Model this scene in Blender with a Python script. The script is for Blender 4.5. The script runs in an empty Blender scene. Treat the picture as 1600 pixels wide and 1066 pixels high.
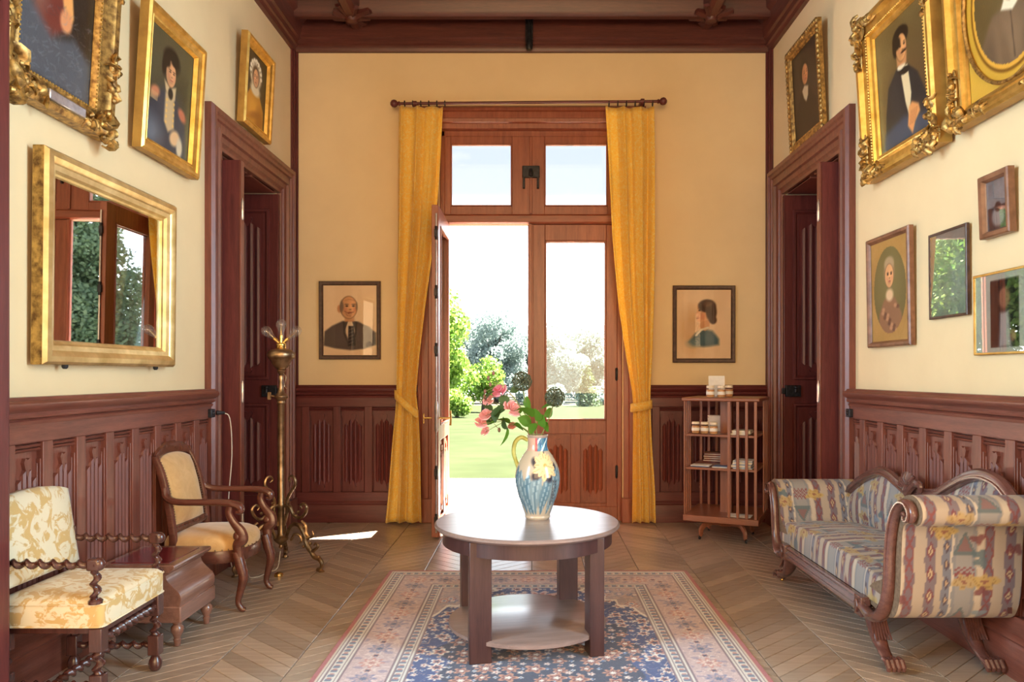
import bpy, bmesh, math, random
import numpy as np
from mathutils import Vector, Matrix, Euler

# ------------------------------------------------------------------ camera, sky, sun, exposure
scene = bpy.context.scene
COL = scene.collection
PI = math.pi
W_L, W_R, Y_B, EYE = -2.20, 2.18, 6.82, 1.35      # inner wall faces, back wall, camera height
cam_d = bpy.data.cameras.new('camera')
cam = bpy.data.objects.new('camera', cam_d)
COL.objects.link(cam)
cam.location = (0, 0, EYE)
cam.rotation_euler = (PI / 2, 0, 0)
cam_d.sensor_width = 36.0
cam_d.lens = 1162 / 1600 * 36
cam_d.shift_x = -33 / 1600
cam_d.shift_y = 52 / 1600
cam_d.clip_start = 0.05
cam_d.clip_end = 500
scene.camera = cam

vs = scene.view_settings
vs.view_transform = 'Standard'
vs.look = 'None'
vs.exposure = 0.25
vs.gamma = 1.0
vs.use_curve_mapping = False

def make_world():
    w = bpy.data.worlds.new('sky')
    scene.world = w
    w.use_nodes = True
    nt = w.node_tree
    nt.nodes.clear()
    N = nt.nodes.new
    out = N('ShaderNodeOutputWorld'); bg = N('ShaderNodeBackground')
    tc = N('ShaderNodeTexCoord'); sep = N('ShaderNodeSeparateXYZ')
    ramp = N('ShaderNodeValToRGB')
    nt.links.new(tc.outputs['Generated'], sep.inputs[0])
    nt.links.new(sep.outputs['Z'], ramp.inputs[0])
    e = ramp.color_ramp.elements
    e[0].position = 0.0; e[0].color = (8.0, 8.4, 9.0, 1)
    e[1].position = 1.0; e[1].color = (0.42, 0.60, 0.95, 1)
    a = ramp.color_ramp.elements.new(0.15); a.color = (6.5, 7.0, 7.6, 1)
    a = ramp.color_ramp.elements.new(0.235); a.color = (0.74, 0.84, 0.97, 1)
    mp = N('ShaderNodeMapping'); mp.inputs['Scale'].default_value = (2.2, 2.2, 5.0)
    mp.inputs['Location'].default_value = (0.35, 0.1, 0.42)
    nz = N('ShaderNodeTexNoise'); nz.inputs['Scale'].default_value = 1.6; nz.inputs['Detail'].default_value = 7
    cr = N('ShaderNodeValToRGB')
    cr.color_ramp.elements[0].position = 0.50; cr.color_ramp.elements[1].position = 0.62
    mix = N('ShaderNodeMixRGB'); mix.inputs['Color2'].default_value = (1.15, 1.14, 1.12, 1)
    nt.links.new(tc.outputs['Generated'], mp.inputs[0]); nt.links.new(mp.outputs[0], nz.inputs['Vector'])
    nt.links.new(nz.outputs[0], cr.inputs[0]); nt.links.new(cr.outputs[0], mix.inputs['Fac'])
    nt.links.new(ramp.outputs[0], mix.inputs['Color1'])
    nt.links.new(mix.outputs[0], bg.inputs['Color'])
    bg.inputs['Strength'].default_value = 1.0
    nt.links.new(bg.outputs[0], out.inputs[0])
make_world()

SUN_EL, SUN_AZ = math.radians(58), math.radians(30)   # azimuth measured from the window wall
sd = bpy.data.lights.new('sun', 'SUN'); sd.energy = 75; sd.angle = math.radians(0.6); sd.color = (1.0, 0.93, 0.80)
sun = bpy.data.objects.new('sun', sd); COL.objects.link(sun)
to_sun = Vector((math.cos(SUN_AZ) * math.cos(SUN_EL), math.sin(SUN_AZ) * math.cos(SUN_EL), math.sin(SUN_EL)))
sun.rotation_euler = to_sun.to_track_quat('Z', 'Y').to_euler()
sun.location = (12, 14, 20)

def area(name, loc, target, sx, sy, power, color):
    d = bpy.data.lights.new(name, 'AREA'); d.shape = 'RECTANGLE'; d.size = sx; d.size_y = sy
    d.energy = power; d.color = color
    o = bpy.data.objects.new(name, d); COL.objects.link(o); o.location = loc
    o.rotation_euler = (Vector(loc) - Vector(target)).to_track_quat('Z', 'Y').to_euler()
    return o
# added cool fill lamps at both sides of the unseen hall behind the camera
for s in (-1, 1):
    area('hall_side_fill', (s*3.45, 1.27, 2.4), (0, 1.27, 2.4), 1.2, 3.0, 255, (0.50, 0.80, 1.0))
# added warm fill lamp before the windowless end wall of that hall
area('hall_end_fill', (0, -3.9, 2.5), (0, 5, 2.4), 5.0, 3.2, 335, (1.0, 0.66, 0.35))
pd = bpy.data.lights.new('window_portal', 'AREA'); pd.shape = 'RECTANGLE'; pd.size = 1.6; pd.size_y = 3.6
pd.cycles.is_portal = True
po = bpy.data.objects.new('window_portal', pd); COL.objects.link(po)
po.location = (-0.02, 7.06, 1.8); po.rotation_euler = (-PI / 2, 0, 0)

# ------------------------------------------------------------------ helpers
def lin(r, g, b):
    f = lambda v: ((v / 255) / 12.92 if v / 255 <= 0.04045 else ((v / 255 + 0.055) / 1.055) ** 2.4)
    return (f(r), f(g), f(b), 1.0)

def lin_np(a):
    a = np.clip(a / 255.0, 0, 1)
    return np.where(a <= 0.04045, a / 12.92, ((a + 0.055) / 1.055) ** 2.4)

class MB:
    """collects verts and faces of ONE mesh"""
    def __init__(s): s.v = []; s.f = []; s.M = None
    def add(s, vs_, fs):
        n = len(s.v)
        if s.M is not None: vs_ = [tuple(s.M @ Vector(p)) for p in vs_]
        s.v.extend([tuple(p) for p in vs_]); s.f.extend([tuple(i + n for i in f) for f in fs]); return s
    def box(s, x0, x1, y0, y1, z0, z1):
        x0, x1 = min(x0, x1), max(x0, x1); y0, y1 = min(y0, y1), max(y0, y1); z0, z1 = min(z0, z1), max(z0, z1)
        return s.add([(x0,y0,z0),(x1,y0,z0),(x1,y1,z0),(x0,y1,z0),(x0,y0,z1),(x1,y0,z1),(x1,y1,z1),(x0,y1,z1)],
                     [(0,3,2,1),(4,5,6,7),(0,1,5,4),(1,2,6,5),(2,3,7,6),(3,0,4,7)])
    def lathe(s, prof, n=24, c=(0,0,0), caps=True):
        vs_, fs = [], []
        for r, z in prof:
            for k in range(n):
                a = 2*PI*k/n; vs_.append((c[0]+r*math.cos(a), c[1]+r*math.sin(a), c[2]+z))
        for j in range(len(prof)-1):
            for k in range(n):
                k2 = (k+1) % n; fs.append((j*n+k, j*n+k2, (j+1)*n+k2, (j+1)*n+k))
        if caps:
            fs.append(tuple(range(n-1, -1, -1))); m = (len(prof)-1)*n; fs.append(tuple(range(m, m+n)))
        return s.add(vs_, fs)
    def tube(s, pts, rad, n=8, flat=1.0, up=None, caps=True):
        """sweep of a circle (or flattened ellipse) along a polyline"""
        P = [Vector(p) for p in pts]; m = len(P)
        R = rad if hasattr(rad, '__len__') else [rad]*m
        T = []
        for i in range(m):
            t = P[min(i+1, m-1)] - P[max(i-1, 0)]
            T.append(t.normalized() if t.length > 1e-9 else Vector((0,0,1)))
        u = Vector(up) if up is not None else (Vector((0,0,1)) if abs(T[0].z) < 0.9 else Vector((1,0,0)))
        vs_, fs = [], []
        for i in range(m):
            u = u - T[i]*u.dot(T[i])
            if u.length < 1e-6: u = T[i].orthogonal()
            u.normalize(); w = T[i].cross(u)
            for k in range(n):
                a = 2*PI*k/n
                vs_.append(tuple(P[i] + u*(R[i]*math.cos(a)) + w*(R[i]*flat*math.sin(a))))
        for j in range(m-1):
            for k in range(n):
                k2 = (k+1) % n; fs.append((j*n+k, j*n+k2, (j+1)*n+k2, (j+1)*n+k))
        if caps:
            fs.append(tuple(range(n-1, -1, -1))); q = (m-1)*n; fs.append(tuple(range(q, q+n)))
        return s.add(vs_, fs)
    def prism(s, poly, fn, a, b):
        """2D polygon extruded; fn(u,v,t) -> point"""
        n = len(poly)
        vs_ = [fn(u, v, a) for u, v in poly] + [fn(u, v, b) for u, v in poly]
        fs = [tuple(range(n-1, -1, -1)), tuple(range(n, 2*n))]
        fs += [(i, (i+1) % n, n+(i+1) % n, n+i) for i in range(n)]
        return s.add(vs_, fs)
    def rings(s, w, h, prof, open_bottom=False, z0=0.0):
        """mitred frame lying in XZ (x -w/2..w/2, z z0..z0+h), profile = [(inset, towards -Y)]"""
        vs_, fs = [], []
        for i, d in prof:
            b = z0 if open_bottom else z0 + i
            vs_ += [(-w/2+i, -d, b), (-w/2+i, -d, z0+h-i), (w/2-i, -d, z0+h-i), (w/2-i, -d, b)]
        for j in range(len(prof)-1):
            for k in range(3 if open_bottom else 4):
                k2 = (k+1) % 4; fs.append((j*4+k, j*4+k2, (j+1)*4+k2, (j+1)*4+k))
        if open_bottom:
            for k in (0, 3): fs.append(tuple(j*4+k for j in range(len(prof))))
        return s.add(vs_, fs)
    def sphere(s, c, rx, ry=None, rz=None, n=12, m=8):
        ry = rx if ry is None else ry; rz = rx if rz is None else rz
        vs_ = [(c[0], c[1], c[2]-rz)]; fs = []
        for j in range(1, m):
            t = PI*j/m
            for k in range(n):
                a = 2*PI*k/n
                vs_.append((c[0]+rx*math.sin(t)*math.cos(a), c[1]+ry*math.sin(t)*math.sin(a), c[2]-rz*math.cos(t)))
        vs_.append((c[0], c[1], c[2]+rz)); L = len(vs_)-1
        for k in range(n):
            k2 = (k+1) % n
            fs.append((0, 1+k2, 1+k)); fs.append((L, 1+(m-2)*n+k, 1+(m-2)*n+k2))
            for j in range(m-2): fs.append((1+j*n+k, 1+j*n+k2, 1+(j+1)*n+k2, 1+(j+1)*n+k))
        return s.add(vs_, fs)
    def mesh(s, name, fix=True, smooth=40):
        me = bpy.data.meshes.new(name); me.from_pydata(s.v, [], s.f)
        if fix:
            bm = bmesh.new(); bm.from_mesh(me); bmesh.ops.recalc_face_normals(bm, faces=bm.faces); bm.to_mesh(me); bm.free()
        if smooth:
            me.polygons.foreach_set('use_smooth', [True]*len(me.polygons))
            me.set_sharp_from_angle(angle=math.radians(smooth))
        me.update(); return me
    def build(s, name, mat, parent=None, **k): return link(name, s.mesh(name, k.pop('fix', True), k.pop('smooth', 40)), mat, parent, **k)

def link(name, me, mat, parent=None, loc=None, rot=None, bevel=0, kind=None, label=None):
    o = bpy.data.objects.new(name, me); COL.objects.link(o)
    if mat is not None and len(me.materials) == 0: me.materials.append(mat)
    if parent is not None: o.parent = parent
    if loc is not None: o.location = loc
    if rot is not None: o.rotation_euler = rot
    if bevel:
        b = o.modifiers.new('edge', 'BEVEL'); b.width = bevel; b.segments = 2; b.limit_method = 'ANGLE'; b.angle_limit = math.radians(50)
    if kind: o['kind'] = kind
    if label: o['label'] = label
    return o

def npmesh(name, V, F, cols=None, smooth=True):
    """fast quad mesh from numpy arrays, cols = per-vertex sRGB 0..255"""
    me = bpy.data.meshes.new(name); V = np.asarray(V, np.float32); F = np.asarray(F, np.int32)
    me.vertices.add(len(V)); me.vertices.foreach_set('co', V.ravel())
    k = F.shape[1]
    me.loops.add(F.size); me.loops.foreach_set('vertex_index', F.ravel())
    me.polygons.add(len(F)); me.polygons.foreach_set('loop_start', np.arange(0, F.size, k, dtype=np.int32))
    me.polygons.foreach_set('loop_total', np.full(len(F), k, np.int32))
    if smooth: me.polygons.foreach_set('use_smooth', np.ones(len(F), bool))
    me.update(calc_edges=True)
    if cols is not None:
        at = me.color_attributes.new('Col', 'FLOAT_COLOR', 'POINT')
        c = np.ones((len(V), 4), np.float32); c[:, :3] = lin_np(np.asarray(cols, float)); at.data.foreach_set('color', c.ravel())
    return me

def gridmesh(name, X, Y, Z, cols=None, wrap=False, flip=False):
    m, n = X.shape
    V = np.stack([X.ravel(), Y.ravel(), Z.ravel()], 1)
    j, i = np.meshgrid(np.arange(m-1), np.arange(n if wrap else n-1), indexing='ij')
    i2 = (i+1) % n
    F = np.stack([j*n+i, j*n+i2, (j+1)*n+i2, (j+1)*n+i], -1).reshape(-1, 4)
    if flip: F = F[:, ::-1]
    return npmesh(name, V, F, None if cols is None else cols.reshape(-1, 3))

def thing(name, label, cat, loc=(0,0,0), rotz=0, group=None, rot=None):
    o = bpy.data.objects.new(name, None); COL.objects.link(o); o.empty_display_size = 0.1
    o.location = loc; o.rotation_euler = rot if rot is not None else (0, 0, rotz); o['label'] = label; o['category'] = cat
    if group: o['group'] = group
    return o
def tag(o, label, cat, group=None):
    o['label'] = label; o['category'] = cat
    if group: o['group'] = group
    return o
def struct(name, label, cat, loc=(0,0,0), rotz=0):
    o = thing(name, label, cat, loc, rotz); o['kind'] = 'structure'; return o
def stag(o, label, cat):
    tag(o, label, cat); o['kind'] = 'structure'; return o

# ------------------------------------------------------------------ materials
def base(name, color, rough=0.6, metal=0.0, spec=0.5):
    m = bpy.data.materials.new(name); m.use_nodes = True
    b = m.node_tree.nodes['Principled BSDF']
    b.inputs['Base Color'].default_value = color; b.inputs['Roughness'].default_value = rough
    b.inputs['Metallic'].default_value = metal; b.inputs['Specular IOR Level'].default_value = spec
    return m, m.node_tree, b
def coords(nt, scale=(1,1,1), kind='Object'):
    tc = nt.nodes.new('ShaderNodeTexCoord'); mp = nt.nodes.new('ShaderNodeMapping'); mp.inputs['Scale'].default_value = scale
    nt.links.new(tc.outputs[kind], mp.inputs[0]); return mp.outputs[0]
def noise(nt, vec, scale, detail=4, rough=0.55, dist=0.0):
    n = nt.nodes.new('ShaderNodeTexNoise'); n.inputs['Scale'].default_value = scale; n.inputs['Detail'].default_value = detail
    n.inputs['Roughness'].default_value = rough; n.inputs['Distortion'].default_value = dist
    if vec is not None: nt.links.new(vec, n.inputs['Vector'])
    return n.outputs[0]
def ramp(nt, fac, stops):
    r = nt.nodes.new('ShaderNodeValToRGB'); e = r.color_ramp.elements
    e[0].position, e[0].color = stops[0]; e[1].position, e[1].color = stops[-1]
    for p, c in stops[1:-1]: q = e.new(p); q.color = c
    nt.links.new(fac, r.inputs[0]); return r.outputs[0]
def bump(nt, b, h, strength=0.2, dist=0.01):
    n = nt.nodes.new('ShaderNodeBump'); n.inputs['Strength'].default_value = strength; n.inputs['Distance'].default_value = dist
    nt.links.new(h, n.inputs['Height']); nt.links.new(n.outputs[0], b.inputs['Normal'])
def speck(name, c1, c2, rough=0.6, scale=30, metal=0.0, bstr=0.0, stretch=(1,1,1), lo=0.35, hi=0.65, spec=0.5, detail=5, coat=0):
    m, nt, b = base(name, c1, rough, metal, spec)
    n = noise(nt, coords(nt, stretch), scale, detail)
    nt.links.new(ramp(nt, n, [(lo, c1), (hi, c2)]), b.inputs['Base Color'])
    if bstr: bump(nt, b, n, bstr, 0.004)
    if coat: b.inputs['Coat Weight'].default_value = coat; b.inputs['Coat Roughness'].default_value = 0.18
    return m
def wood(name, c1, c2, axis='z', rough=0.38, scale=6, coat=0.15, rnd=0.0, island=False):
    st = {'x': (0.12, 1.6, 1.6), 'y': (1.6, 0.12, 1.6), 'z': (1.6, 1.6, 0.12)}[axis]
    m, nt, b = base(name, c1, rough)
    v = coords(nt, st)
    n = noise(nt, v, scale*3, 6, 0.6, 0.4); f = noise(nt, v, scale*22, 3, 0.6)
    mx = nt.nodes.new('ShaderNodeMixRGB'); mx.inputs[0].default_value = 0.35
    nt.links.new(n, mx.inputs[1]); nt.links.new(f, mx.inputs[2])
    col = ramp(nt, mx.outputs[0], [(0.33, c1), (0.66, c2)])
    if rnd:
        if island: g = nt.nodes.new('ShaderNodeNewGeometry'); r = g.outputs['Random Per Island']
        else: g = nt.nodes.new('ShaderNodeObjectInfo'); r = g.outputs['Color']
        hs = nt.nodes.new('ShaderNodeHueSaturation'); mr = nt.nodes.new('ShaderNodeMapRange')
        mr.inputs['To Min'].default_value = 1-rnd; mr.inputs['To Max'].default_value = 1+rnd
        nt.links.new(r, mr.inputs[0]); nt.links.new(mr.outputs[0], hs.inputs['Value']); nt.links.new(col, hs.inputs['Color']); col = hs.outputs[0]
    nt.links.new(col, b.inputs['Base Color'])
    bump(nt, b, f, 0.12, 0.002)
    b.inputs['Coat Weight'].default_value = coat; b.inputs['Coat Roughness'].default_value = 0.25
    return m
def vcol(name, rough=0.6, bscale=0, bstr=0.1, sheen=0.0, coat=0.0, spec=0.4):
    m, nt, b = base(name, (0.5,0.5,0.5,1), rough, 0, spec)
    a = nt.nodes.new('ShaderNodeVertexColor'); a.layer_name = 'Col'; nt.links.new(a.outputs[0], b.inputs['Base Color'])
    if bscale: bump(nt, b, noise(nt, coords(nt), bscale, 3), bstr, 0.003)
    b.inputs['Sheen Weight'].default_value = sheen; b.inputs['Coat Weight'].default_value = coat
    return m
def glass(name, haze=0.03, ior=1.5, tint=(1,1,1,1), hazecol=(0.9,0.95,1,1), rough=0.0):
    """thin pane: Fresnel reflection over clear transmission with a little dust"""
    m = bpy.data.materials.new(name); m.use_nodes = True; nt = m.node_tree; nt.nodes.clear(); N = nt.nodes.new
    out = N('ShaderNodeOutputMaterial'); tr = N('ShaderNodeBsdfTransparent'); gl = N('ShaderNodeBsdfGlossy')
    lw = N('ShaderNodeLayerWeight'); lw.inputs['Blend'].default_value = 0.5
    pw = N('ShaderNodeMath'); pw.operation = 'POWER'; pw.inputs[1].default_value = 4.0
    fr = N('ShaderNodeMapRange'); f0 = ((ior-1)/(ior+1))**2; fr.inputs['To Min'].default_value = f0; fr.inputs['To Max'].default_value = 1.0
    nt.links.new(lw.outputs['Facing'], pw.inputs[0]); nt.links.new(pw.outputs[0], fr.inputs[0])
    tl = N('ShaderNodeBsdfTranslucent'); m1 = N('ShaderNodeMixShader'); m2 = N('ShaderNodeMixShader')
    tr.inputs[0].default_value = tint; gl.inputs['Roughness'].default_value = rough
    tl.inputs[0].default_value = hazecol; m1.inputs[0].default_value = haze
    nt.links.new(tr.outputs[0], m1.inputs[1]); nt.links.new(tl.outputs[0], m1.inputs[2])
    nt.links.new(fr.outputs[0], m2.inputs[0]); nt.links.new(m1.outputs[0], m2.inputs[1]); nt.links.new(gl.outputs[0], m2.inputs[2])
    nt.links.new(m2.outputs[0], out.inputs[0]); return m
def leafmat(name, c1, c2, trans=0.35):
    m, nt, b = base(name, c1, 0.55)
    g = nt.nodes.new('ShaderNodeNewGeometry'); col = ramp(nt, g.outputs['Random Per Island'], [(0.0, c1), (1.0, c2)])
    nt.links.new(col, b.inputs['Base Color'])
    t = nt.nodes.new('ShaderNodeBsdfTranslucent'); nt.links.new(col, t.inputs[0])
    mx = nt.nodes.new('ShaderNodeMixShader'); mx.inputs[0].default_value = trans
    nt.links.new(b.outputs[0], mx.inputs[1]); nt.links.new(t.outputs[0], mx.inputs[2])
    nt.links.new(mx.outputs[0], nt.nodes['Material Output'].inputs[0]); return m
def fabric(name, c1, c2, scale, trans=0.0, rough=0.85, weave=900, lo=0.45, hi=0.55, sheen=0.2):
    m, nt, b = base(name, c1, rough, 0, 0.2)
    v = coords(nt); col = ramp(nt, noise(nt, v, scale, 4, 0.6, 1.2), [(lo, c1), (hi, c2)])
    nt.links.new(col, b.inputs['Base Color']); b.inputs['Sheen Weight'].default_value = sheen
    bump(nt, b, noise(nt, v, weave, 2), 0.25, 0.001)
    if trans:
        t = nt.nodes.new('ShaderNodeBsdfTranslucent'); nt.links.new(col, t.inputs[0])
        mx = nt.nodes.new('ShaderNodeMixShader'); mx.inputs[0].default_value = trans
        nt.links.new(b.outputs[0], mx.inputs[1]); nt.links.new(t.outputs[0], mx.inputs[2])
        nt.links.new(mx.outputs[0], nt.nodes['Material Output'].inputs[0])
    return m

MAH1, MAH2 = (0.112, 0.029, 0.020, 1), (0.230, 0.072, 0.046, 1)
M = {}
M['wall'] = speck('cream_wall_cloth', (0.78, 0.61, 0.36, 1), (0.82, 0.65, 0.39, 1), 0.85, 3.0, 0, 0, (1,1,1), 0.3, 0.7, 0.2)
def _wallweave():
    nt = M['wall'].node_tree; b = nt.nodes['Principled BSDF']
    bump(nt, b, noise(nt, coords(nt, (1,1,1)), 260, 2), 0.10, 0.002)
_wallweave()
for ax in 'xyz':
    M['wood_'+ax] = wood('mahogany_'+ax, MAH1, MAH2, ax)
    M['dark_'+ax] = wood('dark_mahogany_'+ax, (0.070, 0.012, 0.013, 1), (0.150, 0.031, 0.029, 1), ax, 0.42, 7, 0.15)
for ax in 'xz': M['winwood_'+ax] = wood('sunglow_window_wood_'+ax, (0.19, 0.046, 0.026, 1), (0.35, 0.105, 0.054, 1), ax, 0.36)  # mahogany made lighter and more orange: bounced sun glow painted into the wood
M['ceil'] = wood('ceiling_oak', (0.060, 0.013, 0.011, 1), (0.130, 0.033, 0.024, 1), 'x', 0.42)
M['ceil_y'] = wood('ceiling_oak_long', (0.078, 0.018, 0.013, 1), (0.165, 0.045, 0.029, 1), 'y', 0.42)
M['plank_a'] = wood('oak_plank', (0.33, 0.25, 0.19, 1), (0.52, 0.42, 0.335, 1), 'x', 0.30, 7, 0.45, 0.17)
M['plank_s'] = wood('oak_plank_rest', (0.33, 0.25, 0.19, 1), (0.52, 0.42, 0.335, 1), 'x', 0.30, 7, 0.45, 0.17, True)
M['joint'] = speck('floor_joint_dirt', (0.05, 0.032, 0.02, 1), (0.08, 0.05, 0.03, 1), 0.9, 20)
M['gold'] = speck('gilding', (0.62, 0.36, 0.075, 1), (0.86, 0.58, 0.17, 1), 0.36, 14, 0.85, 0.05)
M['gold_old'] = speck('worn_gilding', (0.16, 0.08, 0.025, 1), (0.62, 0.38, 0.11, 1), 0.45, 30, 0.7, 0.2)
M['gold_pale'] = speck('pale_gilding', (0.60, 0.40, 0.15, 1), (0.85, 0.64, 0.30, 1), 0.38, 9, 0.75, 0.05)
M['gold_side'] = speck('gilt_edge_wood', (0.34, 0.17, 0.035, 1), (0.50, 0.28, 0.06, 1), 0.5, 8, 0.3, 0.0)
M['blackwood'] = speck('dark_picture_frame', (0.045, 0.02, 0.014, 1), (0.09, 0.042, 0.028, 1), 0.35, 30, 0, 0.05)
M['brownframe'] = speck('brown_picture_frame', (0.16, 0.065, 0.03, 1), (0.27, 0.12, 0.06, 1), 0.4, 18, 0, 0.05)
M['iron'] = speck('black_iron', (0.018, 0.018, 0.022, 1), (0.04, 0.04, 0.048, 1), 0.45, 40, 0.6, 0.1)
M['brass'] = speck('aged_brass', (0.20, 0.125, 0.065, 1), (0.42, 0.29, 0.17, 1), 0.33, 18, 0.9, 0.05)
M['brass_bright'] = speck('bright_brass', (0.65, 0.40, 0.12, 1), (0.80, 0.55, 0.20, 1), 0.25, 20, 0.95)
M['steel'] = speck('worn_steel', (0.42, 0.40, 0.42, 1), (0.62, 0.60, 0.62, 1), 0.3, 25, 0.9)
M['curtain'] = fabric('gold_curtain_cloth', lin(254, 218, 104), lin(255, 238, 158), 60, 0.42, 0.8, 700, 0.48, 0.60, 0.3)
M['paint'] = vcol('oil_paint', 0.42, 120, 0.15, 0, 0.12)
M['drawing'] = vcol('crayon_drawing', 0.9)
M['rug'] = vcol('rug_pile', 0.85, 700, 0.5, 0.32, 0, 0.2)
M['kilim'] = vcol('tapestry_cloth', 0.85, 800, 0.3, 0.15, 0, 0.2)
M['ceramic'] = vcol('painted_ceramic', 0.22, 0, 0, 0, 0.4)
M['mirror'] = base('mirror_silver', (0.86, 0.90, 0.93, 1), 0.015, 1.0)[0]
M['pane'] = glass('window_glass', 0.010, 1.45, hazecol=(0.50, 0.85, 1, 1))
M['pane_up'] = glass('window_glass_upper', 0.004, 1.45)
M['picglass'] = glass('picture_glass', 0.0, 1.35)
M['picglass_strong'] = glass('old_picture_glass', 0.0, 2.6)
M['bulb'] = glass('bulb_glass', 0.16, 1.7)
M['jarglass'] = glass('jar_glass', 0.1, 1.5)
M['leather'] = speck('burgundy_leather', (0.10, 0.006, 0.014, 1), (0.17, 0.012, 0.024, 1), 0.22, 30, 0, 0.05, coat=0.3)
M['velvet'] = fabric('tan_velvet', lin(196, 150, 92), lin(214, 172, 116), 12, 0, 0.8, 500, 0.3, 0.7, 0.5)
M['damask'] = fabric('cream_damask', lin(206, 172, 112), lin(226, 214, 184), 15, 0, 0.6, 600, 0.46, 0.52, 0.3)
M['paper'] = speck('white_paper', (0.78, 0.76, 0.72, 1), (0.86, 0.84, 0.80, 1), 0.8, 20)
M['bluepaper'] = speck('blue_leaflet', (0.10, 0.16, 0.32, 1), (0.16, 0.24, 0.42, 1), 0.5, 20)
M['jam'] = speck('jar_filling', (0.52, 0.26, 0.10, 1), (0.66, 0.36, 0.16, 1), 0.4, 30)
M['lidcloth'] = speck('jar_lid', (0.72, 0.62, 0.48, 1), (0.82, 0.74, 0.60, 1), 0.6, 40)
M['cord'] = speck('cream_cord', (0.62, 0.58, 0.50, 1), (0.70, 0.66, 0.58, 1), 0.6, 40)
M['stone'] = speck('terrace_stone', (0.56, 0.53, 0.47, 1), (0.66, 0.63, 0.57, 1), 0.85, 6, 0, 0.1)
M['lawn'] = speck('lawn_grass', (0.020, 0.028, 0.009, 1), (0.029, 0.038, 0.014, 1), 0.9, 0.9, 0, 0.0, (1,1,1), 0.35, 0.65, 0.1)
M['hay'] = speck('hay_field', (0.036, 0.032, 0.014, 1), (0.045, 0.040, 0.018, 1), 0.9, 1.5)
M['leaf_far_hazed'] = leafmat('hazed_far_leaves', (0.19, 0.26, 0.25, 1), (0.34, 0.41, 0.39, 1), 0.45)  # distance haze painted in as a paler, bluer leaf colour
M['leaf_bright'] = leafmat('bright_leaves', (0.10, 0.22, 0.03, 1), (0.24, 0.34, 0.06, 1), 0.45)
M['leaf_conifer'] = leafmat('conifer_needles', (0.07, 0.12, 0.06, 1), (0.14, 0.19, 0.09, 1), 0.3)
M['bark'] = speck('tree_bark', (0.03, 0.022, 0.015, 1), (0.05, 0.038, 0.028, 1), 0.9, 15)
M['stem'] = speck('flower_stem', (0.16, 0.22, 0.05, 1), (0.26, 0.20, 0.08, 1), 0.6, 30)
M['rose_leaf'] = leafmat('rose_leaves', (0.06, 0.17, 0.015, 1), (0.16, 0.34, 0.03, 1), 0.5)
M['rose_leaf_dark'] = leafmat('dark_rose_leaves', (0.035, 0.075, 0.02, 1), (0.07, 0.12, 0.03, 1), 0.3)
M['petal'] = leafmat('pink_petals', (0.80, 0.22, 0.32, 1), (0.92, 0.42, 0.50, 1), 0.4)
M['petal_pale'] = leafmat('faded_pink_petals', (0.86, 0.38, 0.36, 1), (0.94, 0.58, 0.54, 1), 0.4)
M['bud'] = speck('rose_bud', (0.22, 0.06, 0.05, 1), (0.14, 0.12, 0.04, 1), 0.6, 60)
M['allium'] = speck('dry_allium', (0.045, 0.05, 0.025, 1), (0.10, 0.11, 0.05, 1), 0.7, 60)
M['plaster'] = speck('hall_plaster', (0.62, 0.44, 0.24, 1), (0.66, 0.48, 0.27, 1), 0.9, 2)
# ------------------------------------------------------------------ floor: chevron parquet
PITCH, BAND, BX0 = 0.107, 0.3678, 1.095
RUG = (-0.98, 1.05, 2.15, 5.09)
floor = struct('floor', 'oak chevron parquet floor of the vestibule', 'floor')
MB().box(-3.4, 3.4, -4, 6.86, -0.12, -0.012).build('subfloor', M['joint'], floor)
def plank_geo(sg):
    g, t = 0.0024, 0.0016
    w, dy = BAND - 2*g, BAND * 0.86 * sg
    def ring(i, z): return [(g+i, 0+i, z), (BAND-g-i, dy+i, z), (BAND-g-i, dy+PITCH-2*g-i, z), (g+i, PITCH-2*g-i, z)]
    v = ring(0, -0.0115) + ring(0, -t) + ring(t, 0.0)
    f = [(8,9,10,11)]
    for a in (0, 4):
        for k in range(4): f.append((a+k, a+(k+1) % 4, a+4+(k+1) % 4, a+4+k))
    return v, f
pmesh = {}
for sg in (1, -1):
    b_ = MB(); b_.add(*plank_geo(sg)); pmesh[sg] = b_.mesh('plank', True, 0); pmesh[sg].materials.append(M['plank_a'])
allp = []
for k in range(-13, 7):
    x0 = BX0 + k*BAND
    if x0 + BAND < -3.3 or x0 > 3.3: continue
    sg = 1 if k % 2 == 0 else -1
    n0 = int((-1.0)/PITCH)
    for j in range(n0, 70):
        y0 = j*PITCH + (0 if sg == 1 else BAND*0.86)
        ym, xm = y0 + sg*BAND*0.43 + PITCH/2, x0 + BAND/2
        if ym > 6.95 or y0 + min(0, sg*BAND*.86) < -0.9 or max(y0, y0+sg*BAND*.86)+PITCH > 7.06: continue
        if ym > 2.8 and not (W_L - 0.45 < xm < W_R + 0.45): continue
        under = RUG[0] < xm-0.1 and xm+0.1 < RUG[1] and RUG[2] < ym < RUG[3]-0.12
        vis = (ym > 3.1) and (not under) and abs(xm)/max(ym, 0.1) < 0.72 and ym < 6.75 and W_L < xm < W_R
        allp.append((0 if vis else 1, ym, x0, y0, sg))
allp.sort()
rest = MB(); prng = random.Random(11)
for i, (c, ym, x0, y0, sg) in enumerate(allp):
    if i < 300 and c == 0: v = prng.random(); link('plank', pmesh[sg], None, floor, (x0, y0, 0)).color = (v, v, v, 1)
    else:
        v, f = plank_geo(sg); rest.add([(x+x0, y+y0, z) for x, y, z in v], f)
rest.build('plank_field', M['plank_s'], floor, kind='stuff', smooth=0)

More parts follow.
